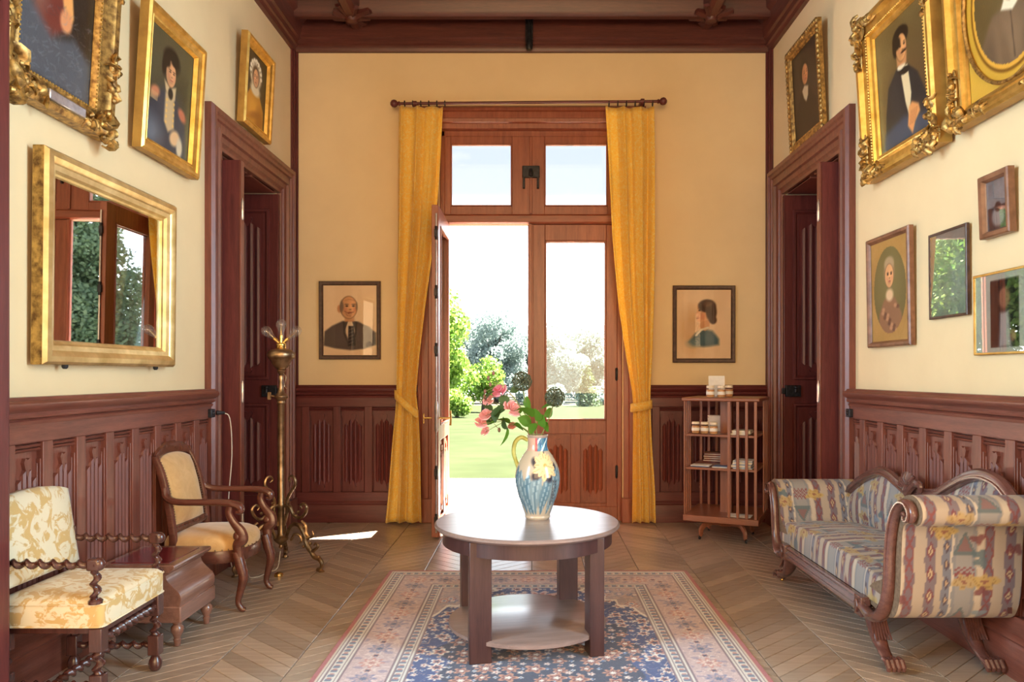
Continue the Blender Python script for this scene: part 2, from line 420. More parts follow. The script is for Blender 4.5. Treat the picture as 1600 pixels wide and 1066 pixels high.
# ------------------------------------------------------------------ walls
DOOR = {-1: (5.205, 6.485), 1: (5.25, 6.525)}; DH = 2.96      # side door openings
def side_wall(name, s, wx, label):
    o = 0.34 * s; DY0, DY1 = DOOR[s]
    m = MB()
    m.box(wx, wx+o, 2.7, DY0, 0, 4.9).box(wx, wx+o, DY1, 7.12, 0, 4.9).box(wx, wx+o, DY0, DY1, DH, 4.9)
    return stag(m.build(name, M['wall'], smooth=0), label, 'wall')
side_wall('wall_left', -1, W_L, 'cream side wall hung with the large gilt mirror')
side_wall('wall_right', 1, W_R, 'cream side wall hung with seven pictures above the sofa')
WX0, WX1, WH = -0.86, 0.82, 3.62
m = MB(); m.box(W_L, WX0, Y_B, 7.12, 0, 4.9).box(WX1, W_R, Y_B, 7.12, 0, 4.9).box(WX0, WX1, Y_B, 7.12, WH, 4.9)
stag(m.build('wall_back', M['wall'], smooth=0), 'warm beige end wall around the tall garden window', 'wall')
# the wide opening the camera looks through, and the hall behind it
m = MB(); m.box(-3.5, -2.03, 2.60, 2.80, 0, 4.9).box(2.03, 3.5, 2.60, 2.80, 0, 4.9).box(-2.03, 2.03, 2.60, 2.80, 4.45, 4.9)
stag(m.build('wall_front', M['dark_z'], smooth=0), 'wood panelled partition with a wide opening in front of the vestibule', 'wall')
m = MB(); m.box(-2.03, -1.995, 2.56, 2.835, 0, 4.45).box(-2.10, -2.00, 2.80, 2.845, 0, 4.5)
stag(m.build('trim_1', M['dark_z'], bevel=0.006), 'dark wooden jamb at the very edge of the picture', 'trim')
m = MB(); m.box(1.975, 2.03, 2.56, 2.835, 0, 4.45)
stag(m.build('trim_2', M['dark_z'], bevel=0.006), 'dark wooden jamb of the wide opening on the sofa side', 'trim')
m = MB()
for s in (-1, 1):
    m.box(s*3.5, s*3.6, -4, 0.62, 0, 4.9).box(s*3.5, s*3.6, 1.92, 2.8, 0, 4.9).box(s*3.5, s*3.6, 0.62, 1.92, 0, 0.85).box(s*3.5, s*3.6, 0.62, 1.92, 3.95, 4.9)
m.box(-3.6, 3.6, -4.1, -4, 0, 4.9)
stag(m.build('wall_rear', M['plaster'], smooth=0), 'plaster walls of the hall behind the camera', 'wall')
# vertical corner fillets
for i, (x, y) in enumerate(((W_L, Y_B), (W_R, Y_B))):
    s = 1 if i == 0 else -1
    m = MB(); m.box(x, x+0.032*s, y-0.055, y, 1.2, 4.32).box(x, x+0.018*s, y-0.075, y-0.05, 1.2, 4.32).box(x, x+0.05*s, y-0.016, y, 1.2, 4.32)
    stag(m.build('trim_%d' % (3+i), M['dark_z'], bevel=0.003), 'thin dark wooden fillet up the corner beside the %s drawing' % ('bald man' if i == 0 else 'woman'), 'trim')

# ------------------------------------------------------------------ ceiling
ceil = struct('ceiling', 'coffered dark red wooden ceiling with moulded ribs', 'ceiling')
for i in range(24):
    y0 = 2.7 + i*0.175
    MB().box(W_L, W_R, y0+0.002, y0+0.173, 4.76, 4.79).build('ceiling_board', M['ceil'], ceil)
MB().box(-3.6, 3.6, -4.1, 7.12, 4.85, 5.0).build('slab', M['plaster'], ceil)
prof = [(0, 4.30), (0.035, 4.30), (0.045, 4.335), (0.06, 4.345), (0.065, 4.39), (0.085, 4.40), (0.105, 4.53), (0.14, 4.56), (0.15, 4.60), (0.15, 4.76), (0, 4.76)]
MB().prism(prof, lambda u, v, t: (W_L+u, t, v), 2.7, Y_B).build('cornice', M['ceil_y'], ceil)
MB().prism(prof, lambda u, v, t: (W_R-u, t, v), 2.7, Y_B).build('cornice', M['ceil_y'], ceil)
profb = [(0, 4.295), (0.03, 4.295), (0.04, 4.315), (0.04, 4.35), (0.055, 4.36), (0.055, 4.40), (0.07, 4.415), (0.07, 4.57), (0.085, 4.58), (0.085, 4.76), (0, 4.76)]
MB().prism(profb, lambda u, v, t: (t, Y_B-u, v), W_L+0.03, W_R-0.03).build('frieze', M['ceil'], ceil)
def rib_prof(w): return [(-w, 4.76), (-w, 4.59), (-w*.72, 4.56), (-w*.72, 4.53), (-w*.35, 4.495), (w*.35, 4.495), (w*.72, 4.53), (w*.72, 4.56), (w, 4.59), (w, 4.76)]
RX = (-1.60, 1.57)
for y in (6.56, 5.0, 3.44):
    MB().prism(rib_prof(0.075), lambda u, v, t: (t, y+u, v), W_L+0.1, W_R-0.1).build('rib', M['ceil'], ceil)
for x in RX:
    MB().prism(rib_prof(0.085), lambda u, v, t: (x+u, t, v-0.012), 2.72, Y_B-0.04).build('rib', M['ceil_y'], ceil)
    for y in (6.56, 5.0, 3.44):
        m = MB()
        for k in range(8):
            a = PI/4*k + PI/8; r = 0.155 if k % 2 else 0.13
            m.prism([(-0.035, 0), (0.035, 0), (0.03, -0.05), (0.0, -0.075), (-0.03, -0.05)],
                    lambda u, v, t, a=a: (x+math.cos(a)*t-math.sin(a)*u, y+math.sin(a)*t+math.cos(a)*u, 4.535+v*(1-t*3.0)), 0.02, r*1.25)
        m.lathe([(0.02, -0.055), (0.05, -0.045), (0.065, -0.02), (0.07, 0.04)], 10, (x, y, 4.505))
        m.build('boss', M['ceil'], ceil)
br = thing('iron_bracket', 'small dark iron bracket on the ceiling beam above the window', 'bracket', (-0.035, 6.735, 4.30))
m = MB(); m.box(-0.035, 0.035, -0.02, 0.0, 0.02, 0.30).prism([(-0.035, 0.30), (0.035, 0.30), (0, 0.37)], lambda u, v, t: (u, t, v), -0.02, 0.0)
m.build('plate', M['iron'], br, bevel=0.004)
m = MB(); m.lathe([(0.024, -0.03), (0.03, -0.01), (0.03, 0.05), (0.02, 0.07), (0.024, 0.20), (0.012, 0.24)], 12, (0, -0.045, 0)); m.build('socket', M['iron'], br)
m = MB()
for s in (-1, 1): m.tube([(0, -0.03, 0.24), (s*0.03, -0.035, 0.30), (s*0.042, -0.03, 0.26), (s*0.03, -0.03, 0.235)], [0.007, 0.007, 0.006, 0.004], 6)
m.build('scroll', M['iron'], br)

# ------------------------------------------------------------------ wainscot with linenfold panels
LF = {}
def linenfold(w, h, nf=4):
    """panel in XZ facing -Y, centred in x, z from 0; folds with pointed ends"""
    key = (round(w, 3), round(h, 3), nf)
    if key in LF: return LF[key]
    m = MB(); m.box(-w/2, w/2, -0.006, 0, 0, h)
    fw = w*0.86/nf
    for i in range(nf):
        c = -w*0.43 + fw*(i+.5); e = abs(i-(nf-1)/2)/((nf-1)/2)
        za, zb = 0.045+0.035*e, h-0.055-0.055*e
        xs = (-fw*.46, -fw*.30, 0, fw*.30, fw*.46); ds = (0.006, 0.019, 0.026, 0.019, 0.006)
        ends = (0.0, 0.018, 0.045, 0.018, 0.0)
        v = [(c+x, -d, za+0.03-q*.6) for x, d, q in zip(xs, ds, ends)] + [(c+x, -d, zb-0.03+q*.6) for x, d, q in zip(xs, ds, ends)]
        v += [(c+x, -0.006, za+0.03-q*.6) for x, q in zip(xs, ends)] + [(c+x, -0.006, zb-0.03+q*.6) for x, q in zip(xs, ends)]
        f = []
        for k in range(4): f += [(k, k+1, 6+k, 5+k), (10+k, 11+k, k+1, k), (5+k, 6+k, 16+k, 15+k)]
        m.add(v, f)
    for z0, sg in ((h-0.055, 1), (0.05, -1)):     # tulip shaped ends
        t = [(-w*.16, z0+sg*0.012), (-w*.10, z0+sg*0.030), (0, z0+sg*0.022), (w*.10, z0+sg*0.030), (w*.16, z0+sg*0.012), (w*.07, z0-sg*0.030), (0, z0-sg*0.060), (-w*.07, z0-sg*0.030)]
        m.prism(t, lambda u, v, tt: (u, -tt, v), 0.006, 0.022)
    LF[key] = m.mesh('linenfold_panel', True, 30); return LF[key]

def wainscot(name, label, loc, rotz, length, pitch, first, mats=('wood_z', 'wood_x'), caps=True):
    """local x along the wall, facing -Y"""
    r = struct(name, label, 'wainscot', loc, rotz)
    MB().box(0, length, -0.012, 0.0, 0, 1.2).build('backing', M[mats[0]], r)
    MB().box(0, length, -0.042, -0.008, 1.055, 1.15).build('top_rail', M[mats[1]], r, bevel=0.003)
    MB().box(0, length, -0.042, -0.008, 0.205, 0.275).build('bottom_rail', M[mats[1]], r, bevel=0.003)
    p = [(0, 1.135), (0.05, 1.135), (0.055, 1.15), (0.045, 1.158), (0.062, 1.165), (0.066, 1.176), (0.060, 1.187), (0.080, 1.200), (0.092, 1.212), (0.094, 1.226), (0.085, 1.236), (0.07, 1.238), (0.062, 1.252), (0, 1.252)]
    MB().prism(p, lambda u, v, t: (t, -u, v), 0, length).build('cap_moulding', M[mats[1]], r)
    p = [(0, 0), (0.056, 0), (0.056, 0.145), (0.050, 0.16), (0.055, 0.17), (0.048, 0.188), (0.042, 0.195), (0.042, 0.208), (0, 0.21)]
    MB().prism(p, lambda u, v, t: (t, -u, v), 0, length).build('baseboard', M[mats[1]], r)
    n = int((length - first)/pitch + 0.999)
    xs = [first + i*pitch for i in range(-1, n+1)]
    sw = 0.068
    for i, x in enumerate(xs):
        if -0.01 < x < length+0.01:
            m = MB(); a, b = max(0, x-sw/2), min(length, x+sw/2)
            m.box(a, b, -0.042, -0.008, 0.275, 1.055)
            if a > 0 and b < length:
                for s in (-1, 1):
                    m.box(x+s*sw/2-0.004, x+s*sw/2+0.004, -0.032, -0.008, 0.275, 0.98); m.box(x+s*(sw/2+.010)-0.003, x+s*(sw/2+.010)+0.003, -0.024, -0.008, 0.275, 0.96)
            m.build('stile', M[mats[0]], r, bevel=0.0025)
        a, b = max(0, x)+sw/2, min(length, x+pitch)-sw/2
        if b - a > 0.06:
            w = b-a-0.028
            link('panel', linenfold(w, 0.735), M[mats[0]], r, ((a+b)/2, -0.012, 0.280))
            m = MB()
            for z in (1.022, 1.040): m.prism([(0.012, z-0.008), (0.028, z-0.006), (0.033, z), (0.028, z+0.006), (0.012, z+0.008)], lambda u, v, t: (t, -u, v), a, b)
            m.build('bead', M[mats[1]], r)
    return r
wainscot('trim_5', 'linenfold panelled wainscot behind the two armchairs', (W_L, 2.80, 0), PI/2, 2.20, 0.244, 0.266)
wainscot('trim_6', 'linenfold panelled wainscot behind the sofa', (W_R, 5.02, 0), -PI/2, 2.22, 0.2505, 0.18)
wainscot('trim_7', 'dark red wainscot under the drawing of the bald man', (W_L+0.02, Y_B, 0), 0, 1.13, 0.286, 0.105, ('dark_z', 'dark_x'))
wainscot('trim_8', 'dark red wainscot behind the revolving bookcase', (1.03, Y_B, 0), 0, 1.13, 0.286, 0.09, ('dark_z', 'dark_x'))

# ------------------------------------------------------------------ side doors
CAS = [(0, 0), (0, 0.045), (0.018, 0.065), (0.05, 0.065), (0.06, 0.05), (0.085, 0.05), (0.092, 0.036), (0.13, 0.036), (0.138, 0.05), (0.162, 0.05), (0.17, 0.03), (0.205, 0.022), (0.212, 0.01), (0.225, 0.0), (0.235, -0.03)]
def side_door(name, s, wx, label):
    """s=-1 on the mirror wall, +1 on the sofa wall; X = wx - s*d"""
    r = struct(name, label, 'door')
    X = lambda d: wx - s*d; DY0, DY1 = DOOR[s]
    w, h = DY1-DY0+0.45, DH+0.22
    m = MB(); m.M = Matrix.Translation((wx, (DY0+DY1)/2, 0)) @ Matrix.Rotation(-s*PI/2, 4, 'Z')
    m.rings(w, h, CAS, True); m.build('casing', M['wood_z'], r, smooth=25)
    m = MB()
    for y0, y1 in ((DY0-0.225, DY0-0.02), (DY1+0.02, DY1+0.225)): m.box(X(0), X(0.078), y0, y1, 0, 0.24)
    m.build('plinth', M['wood_z'], r, bevel=0.006)
    # panelled soffit
    m = MB(); m.box(X(-0.33), X(0), DY0, DY1, DH-0.03, DH)
    for y0, y1 in ((DY0+0.05, (DY0+DY1)/2-0.03), ((DY0+DY1)/2+0.03, DY1-0.05)):
        q = MB(); q.M = Matrix.Translation((0, 0, DH-0.03))
        for i, d in ((0, 0.0), (0.012, -0.014), (0.03, -0.006), (0.045, -0.012)): m.box(X(-0.30)+0, X(-0.03), y0+i, y1-i, DH-0.03+d, DH-0.02)
    m.build('soffit', M['wood_y'], r, bevel=0.003)
    # door leaf standing open against the far side of the reveal
    lf = MB(); Yf = DY1-0.05
    lf.box(X(-0.60), X(-0.005), Yf, Yf+0.045, 0.0, DH-0.05); leaf = lf.build('leaf', M['dark_z'], r, bevel=0.004)
    for z0, z1 in ((1.30, 2.78), (0.30, 1.10)):
        m = MB(); m.M = Matrix.Translation((X(-0.265), Yf, z0)); m.rings(0.37, z1-z0, [(0, 0), (0.006, 0.014), (0.022, 0.016), (0.034, 0.004), (0.04, -0.004)], False)
        m.build('panel_moulding', M['dark_z'], leaf)
        link('panel', linenfold(0.27, z1-z0-0.09), M['dark_z'], leaf, (X(-0.265), Yf, z0+0.045))
    m = MB(); m.box(X(-0.14), X(-0.012), Yf-0.035, Yf, 1.155, 1.255).box(X(-0.012), X(0.02), Yf-0.025, Yf-0.008, 1.18, 1.23)
    m.lathe([(0.012, 0), (0.012, 0.035), (0.02, 0.04), (0.02, 0.055), (0.01, 0.06)], 10, (X(-0.09), Yf-0.05, 1.19)); m.build('lock', M['iron'], leaf, bevel=0.004)
    # narrow folding leaf standing out at the near jamb
    fl = MB(); fl.box(X(0.005), X(0.155), DY0-0.005, DY0+0.045, 0.0, DH-0.11); f = fl.build('folding_leaf', M['dark_z'], r, bevel=0.004)
    m = MB(); m.box(X(0.148), X(0.160), DY0-0.010, DY0+0.046, 0.01, DH-0.115); m.build('edge_strip', M['wood_z'], f, bevel=0.003)
    for z in (0.35, 1.22, 2.5):
        m = MB(); m.lathe([(0.006, -0.07), (0.011, -0.06), (0.011, 0.06), (0.006, 0.07), (0.003, 0.085)], 8, (X(0.166), DY0+0.0, z)); m.build('hinge', M['steel'], f)
    # closing panel behind
    m = MB(); m.box(X(-0.62), X(-0.58), DY0-0.6, DY1+0.2, 0, DH+0.1); m.box(X(-0.34), X(-0.6), DY0-0.1, DY0-0.05, 0, DH+.1).box(X(-0.34), X(-0.6), DY1+.001, DY1+0.05, 0, DH+.1).box(X(-0.34), X(-0.6), DY0-.1, DY1+.05, DH, DH+.1)
    m.build('passage_panel', M['dark_z'], r)
    return r
side_door('door_1', -1, W_L, 'open mahogany doorway behind the brass floor lamp')
side_door('door_2', 1, W_R, 'open mahogany doorway beside the revolving bookcase')

# ------------------------------------------------------------------ garden window
win = struct('window_1', 'tall mahogany garden window with one glazed leaf open onto the terrace', 'window')
m = MB(); m.M = Matrix.Translation((-0.02, Y_B, 0))
m.rings(2.10, 3.80, [(0, 0), (0, 0.035), (0.02, 0.055), (0.045, 0.055), (0.055, 0.035), (0.11, 0.035), (0.12, 0.055), (0.15, 0.05), (0.16, 0.025), (0.20, 0.02), (0.21, -0.05), (0.235, -0.05), (0.235, -0.29)], True)
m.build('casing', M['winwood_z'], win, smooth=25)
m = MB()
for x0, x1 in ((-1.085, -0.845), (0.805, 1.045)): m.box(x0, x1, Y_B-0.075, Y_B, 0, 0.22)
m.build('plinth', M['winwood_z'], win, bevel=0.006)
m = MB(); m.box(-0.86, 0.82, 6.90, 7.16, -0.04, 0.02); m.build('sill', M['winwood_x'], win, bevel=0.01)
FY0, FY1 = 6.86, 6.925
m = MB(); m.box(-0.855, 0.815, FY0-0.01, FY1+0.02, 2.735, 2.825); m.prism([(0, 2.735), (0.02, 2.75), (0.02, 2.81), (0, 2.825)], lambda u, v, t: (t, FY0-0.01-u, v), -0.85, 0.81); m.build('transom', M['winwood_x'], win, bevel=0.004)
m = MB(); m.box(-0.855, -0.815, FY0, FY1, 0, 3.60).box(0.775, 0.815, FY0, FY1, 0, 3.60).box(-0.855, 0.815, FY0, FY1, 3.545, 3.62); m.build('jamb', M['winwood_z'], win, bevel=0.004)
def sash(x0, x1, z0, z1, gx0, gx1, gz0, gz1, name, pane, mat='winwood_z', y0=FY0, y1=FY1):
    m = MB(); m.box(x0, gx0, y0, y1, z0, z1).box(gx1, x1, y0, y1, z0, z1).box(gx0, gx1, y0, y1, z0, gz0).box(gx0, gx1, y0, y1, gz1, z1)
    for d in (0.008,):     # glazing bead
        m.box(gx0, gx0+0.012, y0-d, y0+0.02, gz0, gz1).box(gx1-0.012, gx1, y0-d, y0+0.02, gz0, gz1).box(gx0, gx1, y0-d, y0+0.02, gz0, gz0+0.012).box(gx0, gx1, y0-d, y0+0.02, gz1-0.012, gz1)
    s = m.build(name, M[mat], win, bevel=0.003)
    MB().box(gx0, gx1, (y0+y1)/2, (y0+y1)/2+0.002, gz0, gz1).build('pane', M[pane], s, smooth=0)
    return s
sash(-0.815, -0.025, 2.825, 3.545, -0.76, -0.195, 2.90, 3.475, 'upper_sash', 'pane_up')
us = sash(-0.015, 0.775, 2.825, 3.545, 0.105, 0.685, 2.90, 3.475, 'upper_sash', 'pane_up')
m = MB(); m.box(-0.10, 0.06, FY0-0.022, FY0, 3.16, 3.27).box(-0.095, -0.075, FY0-0.03, FY0, 3.06, 3.17).box(0.035, 0.055, FY0-0.03, FY0, 3.06, 3.17).lathe([(0.018, 0), (0.022, 0.03), (0.012, 0.07)], 8, (-0.02, FY0-0.03, 3.17))
m.build('latch', M['iron'], us, bevel=0.005)
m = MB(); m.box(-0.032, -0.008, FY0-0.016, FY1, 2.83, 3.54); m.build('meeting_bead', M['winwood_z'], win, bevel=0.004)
def leaf(name, loc, rotz):
    """local x 0..0.80 from the meeting edge to the hinge, facing -Y"""
    w, h = 0.795, 2.733
    g0, g1, gz0, gz1 = 0.13, 0.695, 0.925, 2.585
    m = MB(); t = 0.028
    m.box(0, g0, -t, t, 0.02, h).box(g1, w, -t, t, 0.02, h).box(g0, g1, -t, t, 0.02, 0.16).box(g0, g1, -t, t, 0.80, gz0).box(g0, g1, -t, t, gz1, h)
    m.box(g0+(g1-g0)/2-0.045, g0+(g1-g0)/2+0.045, -t, t, 0.16, 0.80)
    for d in (-t-0.008, t-0.02+0.008):
        m.box(g0, g0+0.014, d, d+0.02, gz0, gz1).box(g1-0.014, g1, d, d+0.02, gz0, gz1).box(g0, g1, d, d+0.02, gz0, gz0+0.014).box(g0, g1, d, d+0.02, gz1-0.014, gz1)
    m.box(0.0, w, -t-0.012, -t, 0.02, 0.13)
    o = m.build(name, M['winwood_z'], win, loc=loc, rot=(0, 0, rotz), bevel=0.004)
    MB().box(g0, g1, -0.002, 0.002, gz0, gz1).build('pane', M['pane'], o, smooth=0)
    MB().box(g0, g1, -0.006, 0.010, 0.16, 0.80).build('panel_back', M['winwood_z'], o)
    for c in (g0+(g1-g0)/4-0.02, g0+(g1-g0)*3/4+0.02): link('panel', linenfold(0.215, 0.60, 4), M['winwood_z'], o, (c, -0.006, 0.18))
    return o, w
lr, w_ = leaf('leaf', (-0.02, 6.895, 0), 0)
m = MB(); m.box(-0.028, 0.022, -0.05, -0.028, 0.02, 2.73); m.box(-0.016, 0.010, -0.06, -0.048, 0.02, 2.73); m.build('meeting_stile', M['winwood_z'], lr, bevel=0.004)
m = MB()
for z in (0.45, 1.35, 2.30): m.lathe([(0.006, -0.06), (0.012, -0.05), (0.012, 0.05), (0.006, 0.06)], 8, (0.79, -0.036, z))
m.build('hinge', M['iron'], lr)
# the opened leaf: hinged on the other jamb, swung into the room
lo, w_ = leaf('leaf', (-0.80, 6.86-0.80, 0), PI/2)
m = MB()   # espagnolette bolt with its guides and the T handle, on the meeting edge
m.tube([(-0.012, -0.012, 0.06), (-0.012, -0.012, 2.66)], 0.0075, 8)
m.build('bolt_rod', M['steel'], lo)
for z in (0.16, 0.55, 1.55, 2.02, 2.5):
    m = MB(); m.box(-0.022, 0.0, -0.026, 0.004, z-0.03, z+0.03).lathe([(0.013, -0.055), (0.011, -0.03), (0.011, 0.03), (0.013, 0.055)], 8, (-0.012, -0.012, z)); m.build('bolt_guide', M['iron'], lo, bevel=0.002)
m = MB(); m.lathe([(0.010, -0.12), (0.016, -0.10), (0.013, 0.0), (0.016, 0.10), (0.010, 0.13)], 8, (-0.012, -0.012, 1.0)); m.build('bolt_case', M['steel'], lo)
m = MB(); m.tube([(0.05, 0.028, 0.99), (0.05, 0.10, 0.99)], 0.008, 8); m.tube([(0.05, 0.10, 0.945), (0.05, 0.10, 1.03)], [0.008, 0.006], 8); m.tube([(0.05, -0.028, 0.99), (0.05, -0.12, 0.99)], 0.008, 8); m.tube([(0.05, -0.12, 0.93), (0.05, -0.125, 0.99), (0.05, -0.12, 1.05)], [0.009, 0.007, 0.009], 8)
m.build('handle', M['brass_bright'], lo)

# ------------------------------------------------------------------ outside
GZ = lambda y: -0.17 - 0.0208*(y-10.5)
t = struct('terrace', 'sunlit pale stone terrace outside the open garden window', 'terrace')
for i in range(-6, 6):
    for j in range(3):
        MB().box(i*1.2+0.006, i*1.2+1.194, 7.13+j*1.13+.006, 7.13+j*1.13+1.124, -0.20, -0.12).build('slab', M['stone'], t, bevel=0.008)
m = MB(); m.add([(-60, 10.52, GZ(10.5)), (60, 10.52, GZ(10.5)), (60, 62, GZ(62)), (-60, 62, GZ(62)), (-60, 10.52, GZ(10.5)-.5), (60, 10.52, GZ(10.5)-.5), (60, 62, GZ(62)-.5), (-60, 62, GZ(62)-.5)], [(0,1,2,3), (4,5,1,0), (7,6,5,4), (3,2,6,7)])
stag(m.build('lawn', M['lawn'], fix=True, smooth=0), 'bright green mown lawn beyond the terrace', 'lawn')
m = MB(); m.add([(-70, 62, GZ(62)), (70, 62, GZ(62)), (90, 120, GZ(62)-.6), (-90, 120, GZ(62)-.6), (-70, 62, GZ(62)-1), (70, 62, GZ(62)-1), (90, 120, GZ(62)-1.6), (-90, 120, GZ(62)-1.6)], [(0,1,2,3), (4,5,1,0), (7,6,5,4)])
stag(m.build('field', M['hay'], smooth=0), 'pale hay field between the lawn and the wood', 'field')

def leaves(rng, blobs, n, size, squash=1.0):
    """n leaf quads scattered over the shells of blobs [(c, r)]"""
    B = np.array([b for b, _ in blobs]); R = np.array([r for _, r in blobs])
    idx = rng.choice(len(B), n, p=(R**2)/np.sum(R**2))
    d = rng.normal(size=(n, 3)); d /= np.linalg.norm(d, axis=1, keepdims=True)
    rad = R[idx]*(0.72+0.34*rng.random(n))
    C = B[idx] + d*rad[:, None]*np.array([1, 1, squash])
    nrm = d + rng.normal(scale=0.6, size=(n, 3)); nrm /= np.linalg.norm(nrm, axis=1, keepdims=True)
    a = np.cross(nrm, rng.normal(size=(n, 3))); a /= np.linalg.norm(a, axis=1, keepdims=True)
    b = np.cross(nrm, a); s = size*(0.6+0.8*rng.random(n))[:, None]
    V = np.stack([C-a*s, C-b*s*0.6, C+a*s, C+b*s*0.6], 1).reshape(-1, 3)
    return V, np.arange(4*n).reshape(n, 4)
def tree(label, x, y, h, r, mat, n, size, seed, trunk=0.25, name='leafy_tree', cone=False, nb=26, group=None):
    rng = np.random.default_rng(seed); z = GZ(min(y, 62)); root = thing(name, label, 'tree', (x, y, z), 0, group)
    blobs = []
    for k in range(nb):
        if cone:
            f = (k+0.5)/nb; rr = r*(1-f)*1.0+0.06; a = k*2.4
            q = rr*0.75
            for e in range(3):
                aa = a+e*2.1; blobs.append((np.array([math.cos(aa)*q, math.sin(aa)*q, h*(0.06+0.92*f)+rng.normal()*0.1]), rr*0.62+0.12))
        else:
            d = rng.normal(size=3); d /= np.linalg.norm(d); q = rng.random()**0.5
            zz = h*trunk + (h*(1-trunk))*(0.5+0.42*d[2]*q)
            blobs.append((np.array([d[0]*q*r*0.72, d[1]*q*r*0.72, zz]), r*(0.30+0.22*rng.random())))
    V, F = leaves(rng, blobs, n, size, 0.45 if cone else 0.8)
    V[:, 2] = np.maximum(V[:, 2], 0.03)
    link('crown', npmesh('crown', V, F, smooth=False), mat, root)
    m = MB(); m.tube([(0, 0, -0.1), (0.03*r, 0.02*r, h*0.3), (-0.02*r, 0.0, h*0.75)], [r*0.075+0.03, r*0.05+0.02, 0.02], 7)
    for k in range(5):
        a = k*1.3; m.tube([(0.02*r, 0, h*(0.25+0.08*k)), (math.cos(a)*r*0.4, math.sin(a)*r*0.4, h*(0.42+0.08*k))], [r*0.03+0.01, 0.008], 5)
    m.build('trunk', M['bark'], root); return root
tree('bright green tree at the edge of the lawn beside the open leaf', -4.75, 36.5, 6.2, 2.3, M['leaf_bright'], 9000, 0.115, 1, 0.05)
tree('small round tree on the lawn below the wood', -2.9, 43, 3.2, 1.35, M['leaf_bright'], 4500, 0.09, 2, 0.12)
tree('low bush at the foot of the bright green tree', -3.6, 35.0, 1.3, 1.0, M['leaf_bright'], 2500, 0.08, 3, 0.0, 'round_bush')
BACK = ['showing above the bright green tree', 'showing over the small conifer', 'partly behind the bookcase side curtain', 'hidden behind the wall beside the lamp', 'hidden behind the wall beside the bookcase', 'showing through the gap over the roses',
        'showing at the curtain edge of the glazed leaf', 'furthest back behind the open leaf', 'at the end on the bookcase side', 'at the end on the lamp side']
EDGE = ['behind the open leaf', 'behind the centre post', 'behind the leaning allium', 'behind the hinge side of the glazed leaf', 'behind the bookcase side curtain']
desc = ['tallest crown of the far wood seen over the roses', 'far wood tree just beyond the bright tree', 'pale far wood tree seen through the open side', 'far wood tree behind the centre post of the window',
        'far wood tree seen through the glazed leaf above the small conifer']
for i, (x, y, h, r) in enumerate(((-3.4, 68, 8.6, 3.3), (-9.4, 73, 8.4, 3.2), (-.2, 77, 8.6, 3.3), (2.6, 67, 7.4, 2.5), (5.6, 72, 8.4, 3.3))):
    tree(desc[i], x, y, h, r, M['leaf_far_hazed'], 20000, 0.125, 20+i, 0.0)
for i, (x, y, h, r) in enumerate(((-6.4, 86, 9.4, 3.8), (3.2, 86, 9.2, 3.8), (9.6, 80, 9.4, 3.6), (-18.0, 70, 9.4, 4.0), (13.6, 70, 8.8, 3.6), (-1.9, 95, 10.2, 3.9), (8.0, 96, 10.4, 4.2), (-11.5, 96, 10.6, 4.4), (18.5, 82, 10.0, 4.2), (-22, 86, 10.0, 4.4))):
    tree('pale back row tree of the wood ' + BACK[i], x, y, h, r, M['leaf_far_hazed'], 14000, 0.16, 60+i, 0.0, group='trees in the back rows of the far wood')
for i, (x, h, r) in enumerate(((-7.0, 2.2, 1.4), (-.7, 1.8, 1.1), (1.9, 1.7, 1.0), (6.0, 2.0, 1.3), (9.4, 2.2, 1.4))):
    tree('low pale bush before the wood ' + EDGE[i], x, 63.2, h, r, M['leaf_far_hazed'], 2600, 0.13, 80+i, 0.0, 'round_bush', group='bushes along the far wood')
tree('small dark conifer standing in front of the far wood', 4.25, 58, 3.3, 0.75, M['leaf_conifer'], 2500, 0.10, 40, 0.02, 'young_conifer', True, 12)
tree('tall dark conifer that shows in the gilt mirror', 11.6, 25.5, 12.0, 2.6, M['leaf_conifer'], 75000, 0.075, 41, 0.02, 'tall_conifer', True, 26)
tree('large leafy tree that shows in the picture glass above the sofa', -11.5, 25.5, 9.5, 3.6, M['leaf_bright'], 50000, 0.095, 42, 0.12, nb=34)
